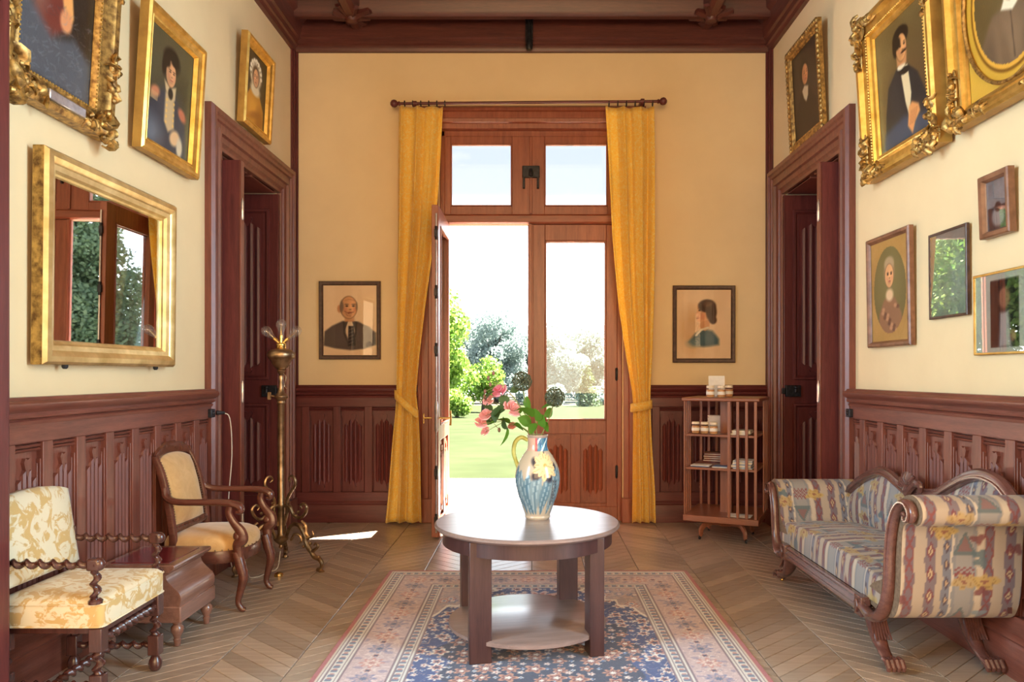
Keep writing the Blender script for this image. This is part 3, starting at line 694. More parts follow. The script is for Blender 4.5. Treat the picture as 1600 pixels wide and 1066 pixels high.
# ------------------------------------------------------------------ painted canvases
class Canvas:
    """a picture as an sRGB array; x 0..1, y 0..H/W upwards"""
    def __init__(s, w, h, bg, res=80, seed=0):
        s.w, s.h, s.a = w, h, h/w; s.nx = res; s.ny = max(8, int(res*s.a))
        s.X, s.Y = np.meshgrid(np.linspace(0, 1, s.nx), np.linspace(0, s.a, s.ny)); s.rng = np.random.default_rng(seed)
        s.C = np.ones((s.ny, s.nx, 3))*np.array(bg, float)
    def lay(s, mask, col): s.C += (np.array(col, float)-s.C)*np.clip(mask, 0, 1)[..., None]; return s
    def e(s, cx, cy, rx, ry, col, soft=0.2, rot=0, al=1.0):
        dx, dy = s.X-cx, s.Y-cy; c, n = math.cos(rot), math.sin(rot)
        d = np.sqrt(((dx*c+dy*n)/rx)**2 + ((-dx*n+dy*c)/ry)**2)
        return s.lay(np.clip((1-d)/soft+0.5, 0, 1)*al, col)
    def p(s, pts, col, al=1.0, soft=0.012):
        """polygon (any), softened edge"""
        inside = np.zeros_like(s.X, bool); dist = np.full_like(s.X, 9.0); n = len(pts)
        for i in range(n):
            x0, y0 = pts[i]; x1, y1 = pts[(i+1) % n]
            c = ((y0 > s.Y) != (y1 > s.Y)) & (s.X < (x1-x0)*(s.Y-y0)/((y1-y0) or 1e-9)+x0); inside ^= c
            t = np.clip(((s.X-x0)*(x1-x0)+(s.Y-y0)*(y1-y0))/((x1-x0)**2+(y1-y0)**2+1e-9), 0, 1)
            dist = np.minimum(dist, np.hypot(s.X-x0-t*(x1-x0), s.Y-y0-t*(y1-y0)))
        sd = np.where(inside, dist, -dist); return s.lay(np.clip(sd/soft+0.5, 0, 1)*al, col)
    def line(s, pts, wd, col, al=1.0):
        for (x0, y0), (x1, y1) in zip(pts[:-1], pts[1:]):
            t = np.clip(((s.X-x0)*(x1-x0)+(s.Y-y0)*(y1-y0))/((x1-x0)**2+(y1-y0)**2+1e-9), 0, 1)
            s.lay(np.clip((wd-np.hypot(s.X-x0-t*(x1-x0), s.Y-y0-t*(y1-y0)))/(wd*0.6)+0.3, 0, 1)*al, col)
        return s
    def cloud(s, f, seed=0):
        r = np.random.default_rng(seed); v = np.zeros_like(s.X)
        for k in range(5):
            q = f*(1.8**k)
            for j in range(3):
                a = r.random()*6.28; v += np.sin(s.X*q*math.cos(a)+s.Y*q*math.sin(a)+r.random()*6.28)/(1.5**k)
        return v/4
    def mottle(s, amt, f=9, seed=0): s.C += (s.cloud(f, seed)*amt)[..., None]; s.C += s.rng.normal(scale=amt*0.25, size=s.X.shape)[..., None]; return s
    def face(s, cx, cy, r, skin, hair, turn=0.0, brow=(60, 40, 30), lip=(170, 80, 70)):
        sk = np.array(skin, float); s.e(cx-turn*r*.05, cy, r*.80, r*1.05, sk*.5, .14)
        s.e(cx, cy, r*0.74, r, sk, 0.12); s.e(cx-turn*r*0.35, cy-r*0.05, r*0.42, r*0.8, sk*0.80, 0.8, 0, 0.6); s.e(cx+turn*r*0.25, cy+r*0.1, r*0.40, r*0.55, np.minimum(sk*1.1, 255), 0.9, 0, 0.6)
        t = turn*r*0.22
        for q in (-1, 1):
            s.e(cx+t+q*r*0.30, cy+r*0.13, r*0.15, r*0.075, brow, 0.4); s.e(cx+t+q*r*0.30, cy+r*0.12, r*0.06, r*0.06, (25, 18, 15), 0.5)
            s.e(cx+t+q*r*0.31, cy+r*0.29, r*0.20, r*0.05, brow, 0.6, 0, 0.8); s.e(cx+t+q*r*0.42, cy-r*0.22, r*0.18, r*0.18, (205, 120, 95), 1.0, 0, 0.35)
        s.e(cx+t*1.4, cy-r*0.06, r*0.10, r*0.24, sk*1.06, 0.7); s.e(cx+t*1.4-turn*r*0.07, cy-r*0.20, r*0.13, r*0.06, sk*0.68, 0.6); s.e(cx+t, cy-r*0.47, r*0.23, r*0.065, lip, 0.5); s.e(cx+t, cy-r*0.62, r*0.2, r*0.06, sk*0.8, 0.8, 0, 0.6)
        return s
    def mesh(s, name):
        C = np.clip(s.C, 0, 255)
        return gridmesh(name, (s.X-0.5)*s.w, np.zeros_like(s.X), s.Y*s.w, C)

GILT = [(0, 0), (0, 0.05), (0.012, 0.062), (0.03, 0.058), (0.036, 0.046), (0.058, 0.038), (0.064, 0.044), (0.074, 0.040), (0.080, 0.024), (0.084, 0.016)]
THIN = [(0, 0), (0, 0.022), (0.006, 0.027), (0.028, 0.024), (0.036, 0.014), (0.038, 0.006)]
def picture(label, wall, a, b, z0, z1, canvas_fn, prof, mat, tilt=0.0, gap=0.012, glazed=None, side=None, paint='paint', name='framed_portrait', cat='picture', res=80):
    """a..b along the wall (Y for side walls, X for the back wall); the frame hangs by its bottom edge"""
    if wall == 'R': k = W_R/2.14; a, b, z0, z1 = a*k, b*k, EYE+(z0-EYE)*k, EYE+(z1-EYE)*k
    w, h = abs(b-a), z1-z0; c = (a+b)/2
    if wall == 'L': loc, rz = (W_L+gap, c, z0), PI/2
    elif wall == 'R': loc, rz = (W_R-gap, c, z0), -PI/2
    else: loc, rz = (c, Y_B-gap, z0), 0
    r = thing(name, label, cat, loc, rot=(math.radians(tilt), 0, rz))
    m = MB(); m.rings(w, h, prof); m.build('frame', mat, r, smooth=30)
    if side is not None:
        d = prof[1][1]*0.98; m = MB(); m.rings(w+0.004, h+0.004, [(0.006, 0), (0, 0.002), (0, d), (0.006, d)], z0=-0.002); m.build('frame_edge', side, r)
    MB().box(-w/2+0.01, w/2-0.01, -0.006, -0.001, 0.01, h-0.01).build('backing', M['brownframe'], r)
    i, d = prof[-1]; iw, ih = w-2*i, h-2*i
    if canvas_fn is not None:
        C = canvas_fn(iw, ih, res); link('canvas', C.mesh('canvas'), M[paint], r, (0, -max(d-0.002, 0.007), i))
    if glazed: MB().box(-iw/2, iw/2, -d-0.005, -d-0.003, i, h-i).build('glass', M[glazed], r, smooth=0)
    return r, w, h, i
def carve(rng, cx, cz, d, sx, sz, n, size):
    """cluster of curled acanthus leaves and scrolls filling an ellipse"""
    m = MB(); m.sphere((cx, -d+.002, cz), sx*1.1, .012, sz*1.1, 10, 6)
    for k in range(n):
        a = rng.random()*2*PI; q = math.sqrt(rng.random()); x, z = cx+math.cos(a)*q*sx, cz+math.sin(a)*q*sz
        g = rng.random()*2*PI; L = size*(0.7+0.6*rng.random())
        pts = []; rad = []
        for j in range(6):
            t = j/5; ang = g + t*2.6*(1 if k % 2 else -1)
            pts.append((x+math.cos(ang)*L*(t*0.9), -d-0.004-0.022*math.sin(t*PI)*(0.6+0.6*rng.random()), z+math.sin(ang)*L*(t*0.9))); rad.append(L*(0.10+0.26*math.sin(t*PI*0.9+0.25)))
        m.tube(pts, rad, 6, 0.45)
        if k % 3 == 0: m.sphere((x, -d-0.016, z), L*0.26, n=7, m=5)
    return m
def beads(m, w, h, i, d, r, step):
    for x0, z0, x1, z1 in ((-w/2+i, i, w/2-i, i), (-w/2+i, h-i, w/2-i, h-i), (-w/2+i, i, -w/2+i, h-i), (w/2-i, i, w/2-i, h-i)):
        L = math.hypot(x1-x0, z1-z0); n = int(L/step)
        for k in range(n+1): m.sphere((x0+(x1-x0)*k/n, -d, z0+(z1-z0)*k/n), r, n=5, m=4)
    return m

def c_officer(w, h, res):
    C = Canvas(w, h, (66, 62, 44), res, 3); C.mottle(9, 6, 2); a = C.a
    C.e(.5, .95*a, .6, .3*a, (92, 84, 58), 1.2, 0, .5)
    C.p([(.06, 0), (.06, .30*a), (.16, .44*a), (.36, .50*a), (.64, .50*a), (.80, .42*a), (.92, .22*a), (.95, 0)], (44, 50, 62), 1, .05)
    C.e(.52, .30*a, .30, .26*a, (52, 58, 70), .8, 0, .7); C.e(.18, .44*a, .10, .05*a, (190, 120, 86), .7, .3); C.e(.80, .39*a, .10, .05*a, (186, 108, 78), .7, -.4)
    for k in range(6): C.line([(.11+.025*k, .43*a), (.10+.025*k, .37*a)], .010, (196, 160, 110), .7)
    C.p([(.40, .50*a), (.60, .50*a), (.63, .22*a), (.50, .16*a), (.40, .24*a)], (206, 176, 130), .9, .04); C.p([(.40, .52*a), (.36, .60*a), (.50, .56*a), (.63, .60*a), (.62, .48*a), (.50, .44*a)], (198, 172, 130), 1, .03); C.e(.51, .51*a, .055, .05*a, (24, 22, 22), .5)
    for k in range(5): C.e(.44, .44*a-.05*a*k, .018, .014*a, (222, 180, 96), .5); C.e(.60, .44*a-.05*a*k, .018, .014*a, (222, 180, 96), .5)
    C.e(.50, .80*a, .19, .115*a, (26, 20, 16), .35); C.e(.35, .72*a, .06, .09*a, (26, 20, 16), .5); C.face(.50, .685*a, .115*a, (206, 150, 106), None, .6)
    C.e(.40, .775*a, .07, .05*a, (28, 22, 18), .6); C.e(.58, .80*a, .09, .035*a, (28, 22, 18), .6)
    C.e(.66, .14*a, .12, .07*a, (216, 176, 130), .5, .4); C.e(.78, .08*a, .07, .09*a, (205, 190, 160), .6); C.e(.15, .10*a, .2, .12*a, (120, 128, 140), 1.3, 0, .6); return C
def c_bonnet(w, h, res):
    C = Canvas(w, h, (70, 54, 32), res, 4); C.mottle(8, 6, 3); a = C.a
    C.p([(.05, 0), (.08, .30*a), (.26, .46*a), (.72, .46*a), (.92, .28*a), (.95, 0)], (196, 134, 44), 1, .05); C.e(.45, .22*a, .25, .16*a, (224, 164, 66), 1, 0, .7); C.e(.75, .12*a, .18, .16*a, (150, 92, 26), 1, 0, .7); C.e(.5, .14*a, .22, .05*a, (150, 90, 30), 1, .3, .7)
    C.e(.50, .50*a, .23, .085*a, (226, 210, 176), .6); C.e(.50, .72*a, .27, .20*a, (222, 208, 176), .35); C.e(.50, .82*a, .22, .07*a, (240, 228, 200), .6)
    for k in range(9): C.e(.5+.25*math.cos(k*.39), .72*a+.19*a*math.sin(k*.39), .05, .03*a, (244, 234, 210), .5); C.e(.5+.22*math.cos(k*.39+.2), .72*a+.165*a*math.sin(k*.39+.2), .025, .02*a, (150, 130, 96), .6)
    C.e(.50, .70*a, .17, .15*a, (92, 64, 40), .4); C.face(.51, .67*a, .125*a, (222, 168, 124), None, -.3); return C
def c_lady(w, h, res):
    C = Canvas(w, h, (40, 30, 24), res, 5); C.mottle(10, 5, 5); a = C.a
    C.p([(.12, .95*a), (.10, .55*a), (.20, .30*a), (.42, .22*a), (.60, .30*a), (.62, .60*a), (.58, .9*a)], (110, 50, 42), .95, .06); C.e(.30, .62*a, .14, .16*a, (140, 68, 56), 1, 0, .7); C.e(.25, .42*a, .12, .12*a, (128, 96, 84), 1, 0, .6)
    C.p([(.40, .98*a), (.46, .66*a), (.58, .42*a), (.68, .34*a), (.72, .40*a), (.66, .62*a), (.60, .98*a)], (218, 156, 92), 1, .03); C.e(.62, .36*a, .08, .06*a, (206, 140, 96), .5); C.e(.46, .90*a, .16, .12*a, (214, 156, 96), .4); C.face(.44, .90*a, .11*a, (218, 160, 104), None, .4)
    C.p([(0, 0), (0, .40*a), (.20, .34*a), (.45, .24*a), (.75, .30*a), (1, .22*a), (1, 0)], (84, 92, 104), .8, .10)
    rg = np.random.default_rng(2)
    for k in range(260):
        x, y, t = rg.random(), rg.random()**1.3*.42*a, rg.random()*3
        C.line([(x, y), (x+.07*math.cos(t), y+.05*math.sin(t))], .007, ((138, 146, 158), (60, 62, 68), (118, 110, 112))[k % 3], .22)
    return C
def c_bowtie(w, h, res):
    C = Canvas(w, h, (112, 92, 54), res, 6); C.mottle(7, 4, 6); a = C.a; C.e(.85, .35*a, .5, .35*a, (86, 62, 36), 1.4, 0, .8)
    C.p([(.10, 0), (.14, .28*a), (.22, .50*a), (.40, .60*a), (.62, .58*a), (.80, .46*a), (.92, .26*a), (.96, 0)], (34, 34, 38), 1, .03); C.e(.34, .36*a, .13, .18*a, (46, 46, 50), 1, 0, .7); C.p([(.04, 0), (.10, .14*a), (.5, .20*a), (.9, .12*a), (1, 0)], (64, 76, 96), .85, .07)
    C.p([(.47, .60*a), (.62, .58*a), (.66, .34*a), (.60, .16*a), (.54, .30*a)], (224, 204, 160), 1, .02); C.e(.55, .55*a, .11, .030*a, (18, 16, 18), .3, -.15); C.e(.50, .60*a, .08, .025*a, (230, 214, 180), .4)
    C.p([(.42, .62*a), (.42, .70*a), (.62, .70*a), (.60, .60*a)], (196, 134, 84), 1, .03); C.e(.51, .835*a, .155, .085*a, (32, 22, 16), .25); C.e(.40, .78*a, .05, .08*a, (32, 22, 16), .4); C.face(.52, .745*a, .105*a, (216, 154, 96), None, .7); C.e(.44, .80*a, .07, .05*a, (32, 22, 16), .5); C.e(.565, .705*a, .06, .012*a, (70, 44, 28), .5)
    C.p([(.56, .10*a), (.60, .24*a), (.66, .27*a), (.78, .22*a), (.80, .16*a), (.70, .10*a), (.64, .02*a)], (220, 150, 90), 1, .03)
    for k in range(4): C.line([(.60+.03*k, .10*a), (.64+.035*k, .20*a)], .010, (170, 104, 60), .6)
    return C
def c_oval(w, h, res):
    C = Canvas(w, h, (206, 160, 58), res, 7); a = C.a; C.mottle(4, 5, 7)
    C.e(.5, .5*a, .445, .445*a, (120, 78, 20), .03); C.e(.5, .5*a, .425, .425*a, (214, 160, 60), .02)
    q = (((C.X-.5)/.40)**2+((C.Y-.5*a)/(.40*a))**2) < 1; keep = C.C.copy()
    C.e(.5, .5*a, .405, .405*a, (92, 74, 42), .02); C.e(.62, .62*a, .3, .3*a, (124, 104, 66), 1.2, 0, .6)
    C.p([(.12, .05*a), (.15, .26*a), (.30, .42*a), (.66, .43*a), (.84, .28*a), (.90, .05*a)], (108, 86, 64), 1, .04); C.e(.46, .24*a, .2, .16*a, (136, 110, 84), 1.1, 0, .7); C.e(.76, .16*a, .12, .14*a, (80, 62, 46), 1, 0, .7); C.e(.25, .18*a, .08, .14*a, (84, 66, 50), 1, 0, .6)
    C.line([(.50, .40*a), (.52, .12*a)], .008, (76, 58, 44), .7); C.e(.42, .16*a, .05, .16*a, (96, 74, 54), 1, .2, .5)
    C.p([(.44, .46*a), (.58, .46*a), (.57, .52*a), (.45, .52*a)], (206, 150, 104), 1, .02); C.p([(.40, .42*a), (.44, .47*a), (.50, .44*a), (.57, .47*a), (.61, .42*a), (.52, .38*a)], (232, 220, 190), 1, .02); C.face(.51, .60*a, .10*a, (218, 160, 106), None, -.3); C.e(.51, .70*a, .13, .05*a, (40, 28, 18), .4); C.C = np.where(q[..., None], C.C, keep); return C
def c_youth(w, h, res):
    C = Canvas(w, h, (176, 134, 70), res, 8); a = C.a; C.mottle(7, 8, 8); keep = C.C.copy(); q = (((C.X-.5)/.43)**2+((C.Y-.5*a)/(.43*a))**2) < 1
    C.e(.5, .5*a, .44, .44*a, (104, 92, 48), .04); C.e(.5, .62*a, .3, .3*a, (124, 112, 66), 1.2, 0, .7)
    C.p([(.16, .0), (.22, .28*a), (.36, .42*a), (.64, .42*a), (.80, .26*a), (.84, .0)], (138, 96, 66), 1, .04)
    for k in range(16): C.e(.28+.45*((k*.37) % 1), .08*a+.28*a*((k*.61) % 1), .04, .02*a, (176, 128, 92) if k % 2 else (104, 66, 46), .6)
    C.e(.50, .45*a, .10, .06*a, (214, 180, 140), .6); C.e(.50, .68*a, .145, .135*a, (150, 120, 84), .3); C.e(.5, .76*a, .13, .07*a, (172, 146, 108), .4); C.face(.50, .64*a, .115*a, (220, 162, 108), None, .2); C.C = np.where(q[..., None], C.C, keep*.98); return C
def c_darkman(w, h, res):
    C = Canvas(w, h, (58, 44, 36), res, 9); C.mottle(9, 6, 9); a = C.a
    C.p([(.08, 0), (.12, .34*a), (.32, .50*a), (.66, .48*a), (.86, .30*a), (.92, 0)], (40, 28, 24), .9, .06); C.e(.46, .73*a, .17, .13*a, (34, 22, 16), .4); C.face(.50, .685*a, .115*a, (206, 140, 92), None, .7); C.p([(.36, .52*a), (.46, .56*a), (.60, .52*a), (.58, .42*a), (.50, .36*a), (.42, .42*a)], (200, 180, 146), 1, .03); return C
def paperbase(w, h, res, seed): C = Canvas(w, h, (228, 198, 160), res, seed); C.mottle(4, 7, seed); return C
def c_bald(w, h, res):
    C = paperbase(w, h, res, 11); a = C.a
    C.p([(.0, .14*a), (.02, .34*a), (.16, .42*a), (.36, .49*a), (.66, .48*a), (.86, .40*a), (.99, .32*a), (.99, .15*a), (.75, .09*a), (.5, .07*a), (.2, .10*a)], (78, 66, 62), .92, .035); C.e(.30, .28*a, .14, .12*a, (98, 84, 78), 1, 0, .6); C.e(.76, .27*a, .14, .12*a, (94, 82, 78), 1, 0, .6)
    C.p([(.40, .52*a), (.62, .52*a), (.58, .30*a), (.50, .16*a), (.42, .32*a)], (216, 190, 156), 1, .02); C.p([(.47, .42*a), (.57, .42*a), (.60, .14*a), (.46, .13*a)], (54, 46, 44), 1, .02)
    for k in range(5): C.line([(.47, .36*a-.05*a*k), (.57, .39*a-.05*a*k)], .008, (120, 104, 94), .6)
    for s_ in (-1, 1): C.p([(.50+s_*.03, .50*a), (.50+s_*.14, .48*a), (.50+s_*.12, .30*a), (.50+s_*.02, .12*a), (.50+s_*.10, .34*a)], (66, 56, 52), .9, .015)
    C.p([(.40, .48*a), (.40, .60*a), (.58, .60*a), (.58, .48*a)], (196, 140, 96), .9, .03); C.e(.30, .665*a, .04, .055*a, (196, 138, 98), .5); C.face(.48, .685*a, .155*a, (216, 160, 112), None, .5, (92, 70, 56), (150, 82, 66)); C.e(.345, .70*a, .035, .08*a, (120, 100, 84), .7, 0, .9); C.e(.625, .70*a, .02, .06*a, (130, 108, 90), .7, 0, .8); C.line([(.42, .60*a), (.45, .565*a), (.52, .56*a)], .008, (150, 98, 72), .7)
    C.line([(.40, .63*a), (.47, .60*a), (.57, .62*a)], .010, (130, 80, 58), .7); C.line([(.36, .78*a), (.5, .80*a), (.6, .78*a)], .006, (170, 118, 82), .7); return C
def c_profile(w, h, res):
    C = paperbase(w, h, res, 12); a = C.a; C.e(.3, .4*a, .2, .3*a, (196, 150, 100), 1, 0, .6)
    C.p([(.22, .24*a), (.34, .36*a), (.50, .43*a), (.66, .40*a), (.78, .28*a), (.78, .20*a), (.5, .17*a), (.3, .19*a)], (58, 86, 96), .9, .06); C.e(.60, .28*a, .12, .08*a, (78, 108, 116), 1, 0, .7); C.e(.3, .22*a, .12, .06*a, (120, 140, 138), 1, 0, .5)
    C.p([(.40, .46*a), (.46, .56*a), (.62, .56*a), (.60, .44*a), (.52, .40*a)], (206, 152, 108), 1, .02); C.line([(.36, .34*a), (.46, .42*a), (.58, .45*a)], .02, (222, 206, 176), .9)
    C.p([(.40, .80*a), (.375, .745*a), (.385, .70*a), (.335, .64*a), (.365, .625*a), (.365, .60*a), (.375, .575*a), (.37, .545*a), (.44, .525*a), (.56, .56*a), (.60, .78*a)], (220, 164, 118), 1, .012)
    C.e(.42, .70*a, .022, .012*a, (60, 44, 36), .5); C.line([(.39, .725*a), (.45, .73*a)], .007, (96, 70, 54), .8); C.e(.385, .585*a, .025, .008*a, (166, 84, 70), .5); C.e(.47, .61*a, .06, .05*a, (206, 132, 100), 1, 0, .5)
    C.e(.56, .765*a, .165, .095*a, (74, 54, 42), .25); C.e(.64, .68*a, .10, .14*a, (78, 56, 42), .3); C.e(.67, .56*a, .07, .06*a, (84, 60, 46), .4); C.e(.58, .80*a, .09, .04*a, (112, 84, 62), .8, .3, .7); return C
def c_small(w, h, res):
    C = Canvas(w, h, (150, 150, 150), res, 13); a = C.a; C.mottle(10, 8, 13); C.p([(.0, 0), (0, .45*a), (1, .48*a), (1, 0)], (70, 62, 60), 1, .05); C.e(.5, .25*a, .3, .2*a, (176, 166, 160), .4); C.e(.5, .45*a, .15, .1*a, (60, 50, 44), .4); return C
def c_gray(w, h, res):
    C = Canvas(w, h, (150, 152, 140), res, 14); C.mottle(14, 8, 14); return C
def c_photo(w, h, res):
    C = Canvas(w, h, (196, 196, 180), res, 15); a = C.a; C.mottle(5, 8, 15); C.p([(.22, .06*a), (.22, .92*a), (.62, .92*a), (.62, .06*a)], (34, 26, 24), 1, .01); C.e(.42, .68*a, .08, .14*a, (150, 104, 80), .4); C.p([(.34, .06*a), (.36, .5*a), (.48, .52*a), (.52, .06*a)], (196, 190, 184), .9, .04); C.e(.54, .2*a, .04, .08*a, (150, 104, 80), .5); return C

# mirror wall
rg = random.Random(5)
BIG = [(0, 0), (0, 0.07), (0.02, 0.085), (0.05, 0.08), (0.075, 0.055), (0.105, 0.045), (0.115, 0.052), (0.125, 0.04), (0.13, 0.02)]
r, w, h, i = picture('large portrait of a draped lady in a carved worn gilt frame above the mirror', 'L', 2.95, 3.74, 2.52, 3.66, c_lady, BIG, M['gold_old'], 3.5, 0.015, res=90)
for sx in (-1, 1):
    for sz in (0, 1): carve(rg, sx*(w/2-.055), 0.055+sz*(h-.11), .066, .075, .075, 16, .06).build('corner_ornament', M['gold_old'], r)
for sx in (-1, 1):
    for k in range(2): carve(rg, sx*(w/2-.03), h*(.28+.42*k), .066, .028, .13, 14, .045).build('leaf_ornament', M['gold_old'], r)
for k in range(2): carve(rg, (-1)**k*w*.26, .04, .066, .09, .028, 12, .042).build('leaf_ornament', M['gold_old'], r)
m = MB(); m.box(-.13, .13, -.095, -.055, .028, .075); m.build('name_plate', M['steel'], r, bevel=.006)
m = MB(); beads(m, w, h, .118, .05, .006, .02); m.build('beading', M['gold'], r)
picture('portrait of an officer with epaulettes and dark curly hair in a plain gilt frame', 'L', 4.02, 4.71, 2.585, 3.40, c_officer, GILT, M['gold'], 3.5, 0.03, None, M['gold_side'], res=84)
picture('small portrait of a lady in a white bonnet and ochre dress', 'L', 5.47, 6.03, 3.215, 3.885, c_bonnet, [(a*.8, d) for a, d in GILT], M['gold'], 3.0, 0.02, None, M['gold_side'], res=64)
r, w, h, i = picture('wide gilt framed mirror reflecting the garden window', 'L', 3.225, 4.405, 1.395, 2.345, None, [(0, 0), (0, .05), (.012, .066), (.035, .07), (.055, .06), (.062, .05), (.085, .045), (.095, .03), (.105, .026), (.11, .016)], M['gold_pale'], 0.6, 0.02, None, M['gold_old'], name='wall_mirror', cat='mirror')
MB().box(-w/2+i, w/2-i, -.0165, -.0145, i, h-i).build('mirror_glass', M['mirror'], r, smooth=0)
for x in (-.4, .42): MB().lathe([(.008, -.02), (.014, -.012), (.014, 0), (.006, .004)], 8, (x, -.03, 0)).build('support_peg', M['iron'], r)
# end wall
for lb, a, b, z0, z1, fn in (('framed crayon drawing of a bald man in a suit and tie', -1.955, -1.393, 1.487, 2.20, c_bald), ('framed drawing of a dark haired woman seen in profile', 1.276, 1.845, 1.457, 2.16, c_profile)):
    picture(lb, 'B', a, b, z0, z1, fn, THIN, M['blackwood'], 0.6, 0.01, 'picglass', None, 'drawing', 'framed_drawing', res=96)
# sofa wall
r, w, h, i = picture('dark portrait of a man with a white collar in a narrow carved frame', 'R', 5.36, 6.02, 3.13, 3.93, c_darkman, [(0, 0), (0, .03), (.01, .04), (.05, .036), (.06, .024), (.068, .028), (.075, .016)], M['gold_old'], 3, 0.02, res=66)
m = MB()
for k in range(22):
    for sx in (-1, 1): m.sphere((sx*(w/2-.012), -.035, .02+k*(h-.04)/21), .02, .014, .022, 6, 5)
    m.sphere((-w/2+.02+k*(w-.04)/21, -.035, h-.012), .022, .014, .02, 6, 5)
m.build('carved_border', M['gold_old'], r)
DEEP = [(0, 0), (0, .075), (.012, .09), (.035, .088), (.048, .06), (.085, .052), (.095, .06), (.108, .056), (.114, .04), (.135, .034), (.14, .02)]
r, w, h, i = picture('portrait of a seated man with a bow tie in a deep ornate gilt frame', 'R', 3.76, 4.60, 2.53, 3.50, c_bowtie, DEEP, M['gold'], 3.5, 0.02, None, M['gold_side'], res=90)
for sx in (-1, 1):
    for sz in (0, 1):
        carve(rg, sx*(w/2-.05), .05+sz*(h-.1), .07, .06, .06, 16, .05).build('corner_ornament', M['gold_old'], r)
        carve(rg, sx*(w/2-.035), .20+sz*(h-.40), .07, .025, .10, 14, .042).build('leaf_ornament', M['gold_old'], r)
        carve(rg, sx*(w/2-.19), .035+sz*(h-.07), .07, .09, .022, 11, .038).build('leaf_ornament', M['gold_old'], r)
m = MB(); beads(m, w, h, .101, .06, .006, .018); m.build('beading', M['gold'], r)
r, w, h, i = picture('oval portrait of a woman in a brown dress in an ornate gilt frame', 'R', 2.83, 3.655, 2.545, 3.52, c_oval, [(a*.7, d*.9) for a, d in DEEP], M['gold'], 3.5, 0.02, None, M['gold_side'], res=110)
for sx in (-1, 1):
    for sz in (0, 1):
        carve(rg, sx*(w/2-.045), .045+sz*(h-.09), .06, .06, .06, 16, .05).build('corner_ornament', M['gold_old'], r)
        carve(rg, sx*(w/2-.035), .20+sz*(h-.40), .06, .02, .09, 12, .036).build('leaf_ornament', M['gold_old'], r)
        carve(rg, sx*(w/2-.20), .03+sz*(h-.06), .06, .09, .018, 10, .036).build('leaf_ornament', M['gold_old'], r)
MB().tube([(math.cos(t*PI/24)*w*.385, -.03, h/2+math.sin(t*PI/24)*h*.40) for t in range(49)], .010, 6).build('oval_moulding', M['gold_old'], r)
picture('oval bust of a young man in a powdered wig in a thin brown frame', 'R', 4.14, 4.67, 1.515, 2.185, c_youth, [(0, 0), (0, .025), (.008, .033), (.022, .033), (.03, .02), (.036, .014)], M['brownframe'], 1.0, 0.012, None, res=80)
picture('narrow dark framed picture whose glass mirrors pale trees', 'R', 3.62, 3.97, 1.64, 2.09, c_gray, [(0, 0), (0, .014), (.004, .017), (.012, .016), (.014, .008)], M['blackwood'], 0.6, 0.012, 'picglass_strong', None, 'drawing', 'glazed_picture', res=24)
picture('smallest picture on the sofa wall, in a thick brown frame', 'R', 3.27, 3.49, 1.98, 2.27, c_small, [(0, 0), (0, .03), (.006, .036), (.024, .032), (.03, .018), (.034, .012)], M['brownframe'], 2.0, 0.014, 'picglass_strong', None, 'drawing', 'small_framed_picture', res=40)
picture('photograph of a dark suited figure in a slim yellow gilt frame', 'R', 3.04, 3.57, 1.44, 1.82, c_photo, [(0, 0), (0, .012), (.004, .016), (.010, .015), (.012, .007)], M['gold'], 0.6, 0.012, 'picglass_strong', None, 'drawing', 'glazed_photograph', res=90)

# ------------------------------------------------------------------ curtains on their rod
RZ, RY = 3.775, 6.66
rod = thing('curtain_rod', 'dark wooden curtain rod with ball finials above the window', 'curtain rod', (-0.02, RY, RZ))
MB().tube([(-1.17, 0, 0), (1.13, 0, 0.02)], .013, 10).build('pole', M['dark_x'], rod)
for s, z in ((-1, 0), (1, .02)):
    m = MB(); m.M = Matrix.Translation((s*1.16-.02, 0, z)) @ Matrix.Rotation(s*PI/2, 4, 'Y'); m.lathe([(.014, -.01), (.022, 0), (.014, .012), (.03, .026), (.036, .045), (.03, .064), (.012, .078)], 12); m.build('finial', M['dark_x'], rod)
    m = MB(); m.box(s*1.02-.02-.018, s*1.02-.02+.018, 0, .15, z-.02, z+.02).tube([(s*1.02-.035, 0, z), (s*1.02-.005, 0, z)], .024, 10); m.build('bracket', M['dark_x'], rod)
for s in (-1, 1):
    for k in range(6):
        x = (-1.13 + k*.072) if s < 0 else (.70 + k*.078)
        m = MB(); m.tube([(x, .024*math.cos(a*PI/8), .0+.024*math.sin(a*PI/8)) for a in range(17)], .004, 6); m.build('ring', M['iron'], rod)
def curtain(label, rows, ph, nf):
    """rows: (z, xl, xr, amplitude)"""
    r = thing('curtain', label, 'curtain', (0, 0, 0), 0, 'gold curtains of the garden window')
    Z = np.array([q[0] for q in rows]); o = np.argsort(Z); n, mm = 120, 90
    zz = np.linspace(Z.min(), Z.max(), mm); L = np.interp(zz, Z[o], np.array([q[1] for q in rows])[o]); R = np.interp(zz, Z[o], np.array([q[2] for q in rows])[o]); A = np.interp(zz, Z[o], np.array([q[3] for q in rows])[o])
    for _ in range(3):
        for q in (L, R, A): q[1:-1] = (q[:-2]+2*q[1:-1]+q[2:])/4
    u = np.linspace(0, 1, n); U, _ = np.meshgrid(u, zz)
    ph2 = ph + 0.5*np.sin(zz*1.3)[:, None]
    X = L[:, None] + (R-L)[:, None]*(U + 0.012*np.sin(U*2*PI*nf*2+ph2)); Yc = RY - 0.0 - A[:, None]*(np.sin(U*2*PI*nf+ph2) + 0.35*np.sin(U*2*PI*(nf*1.7)+ph2*2.1)) - 0.01
    ob = link('cloth', gridmesh('cloth', X, Yc, np.repeat(zz[:, None], n, 1)), M['curtain'], r); sm = ob.modifiers.new('thick', 'SOLIDIFY'); sm.thickness = .004
    return r
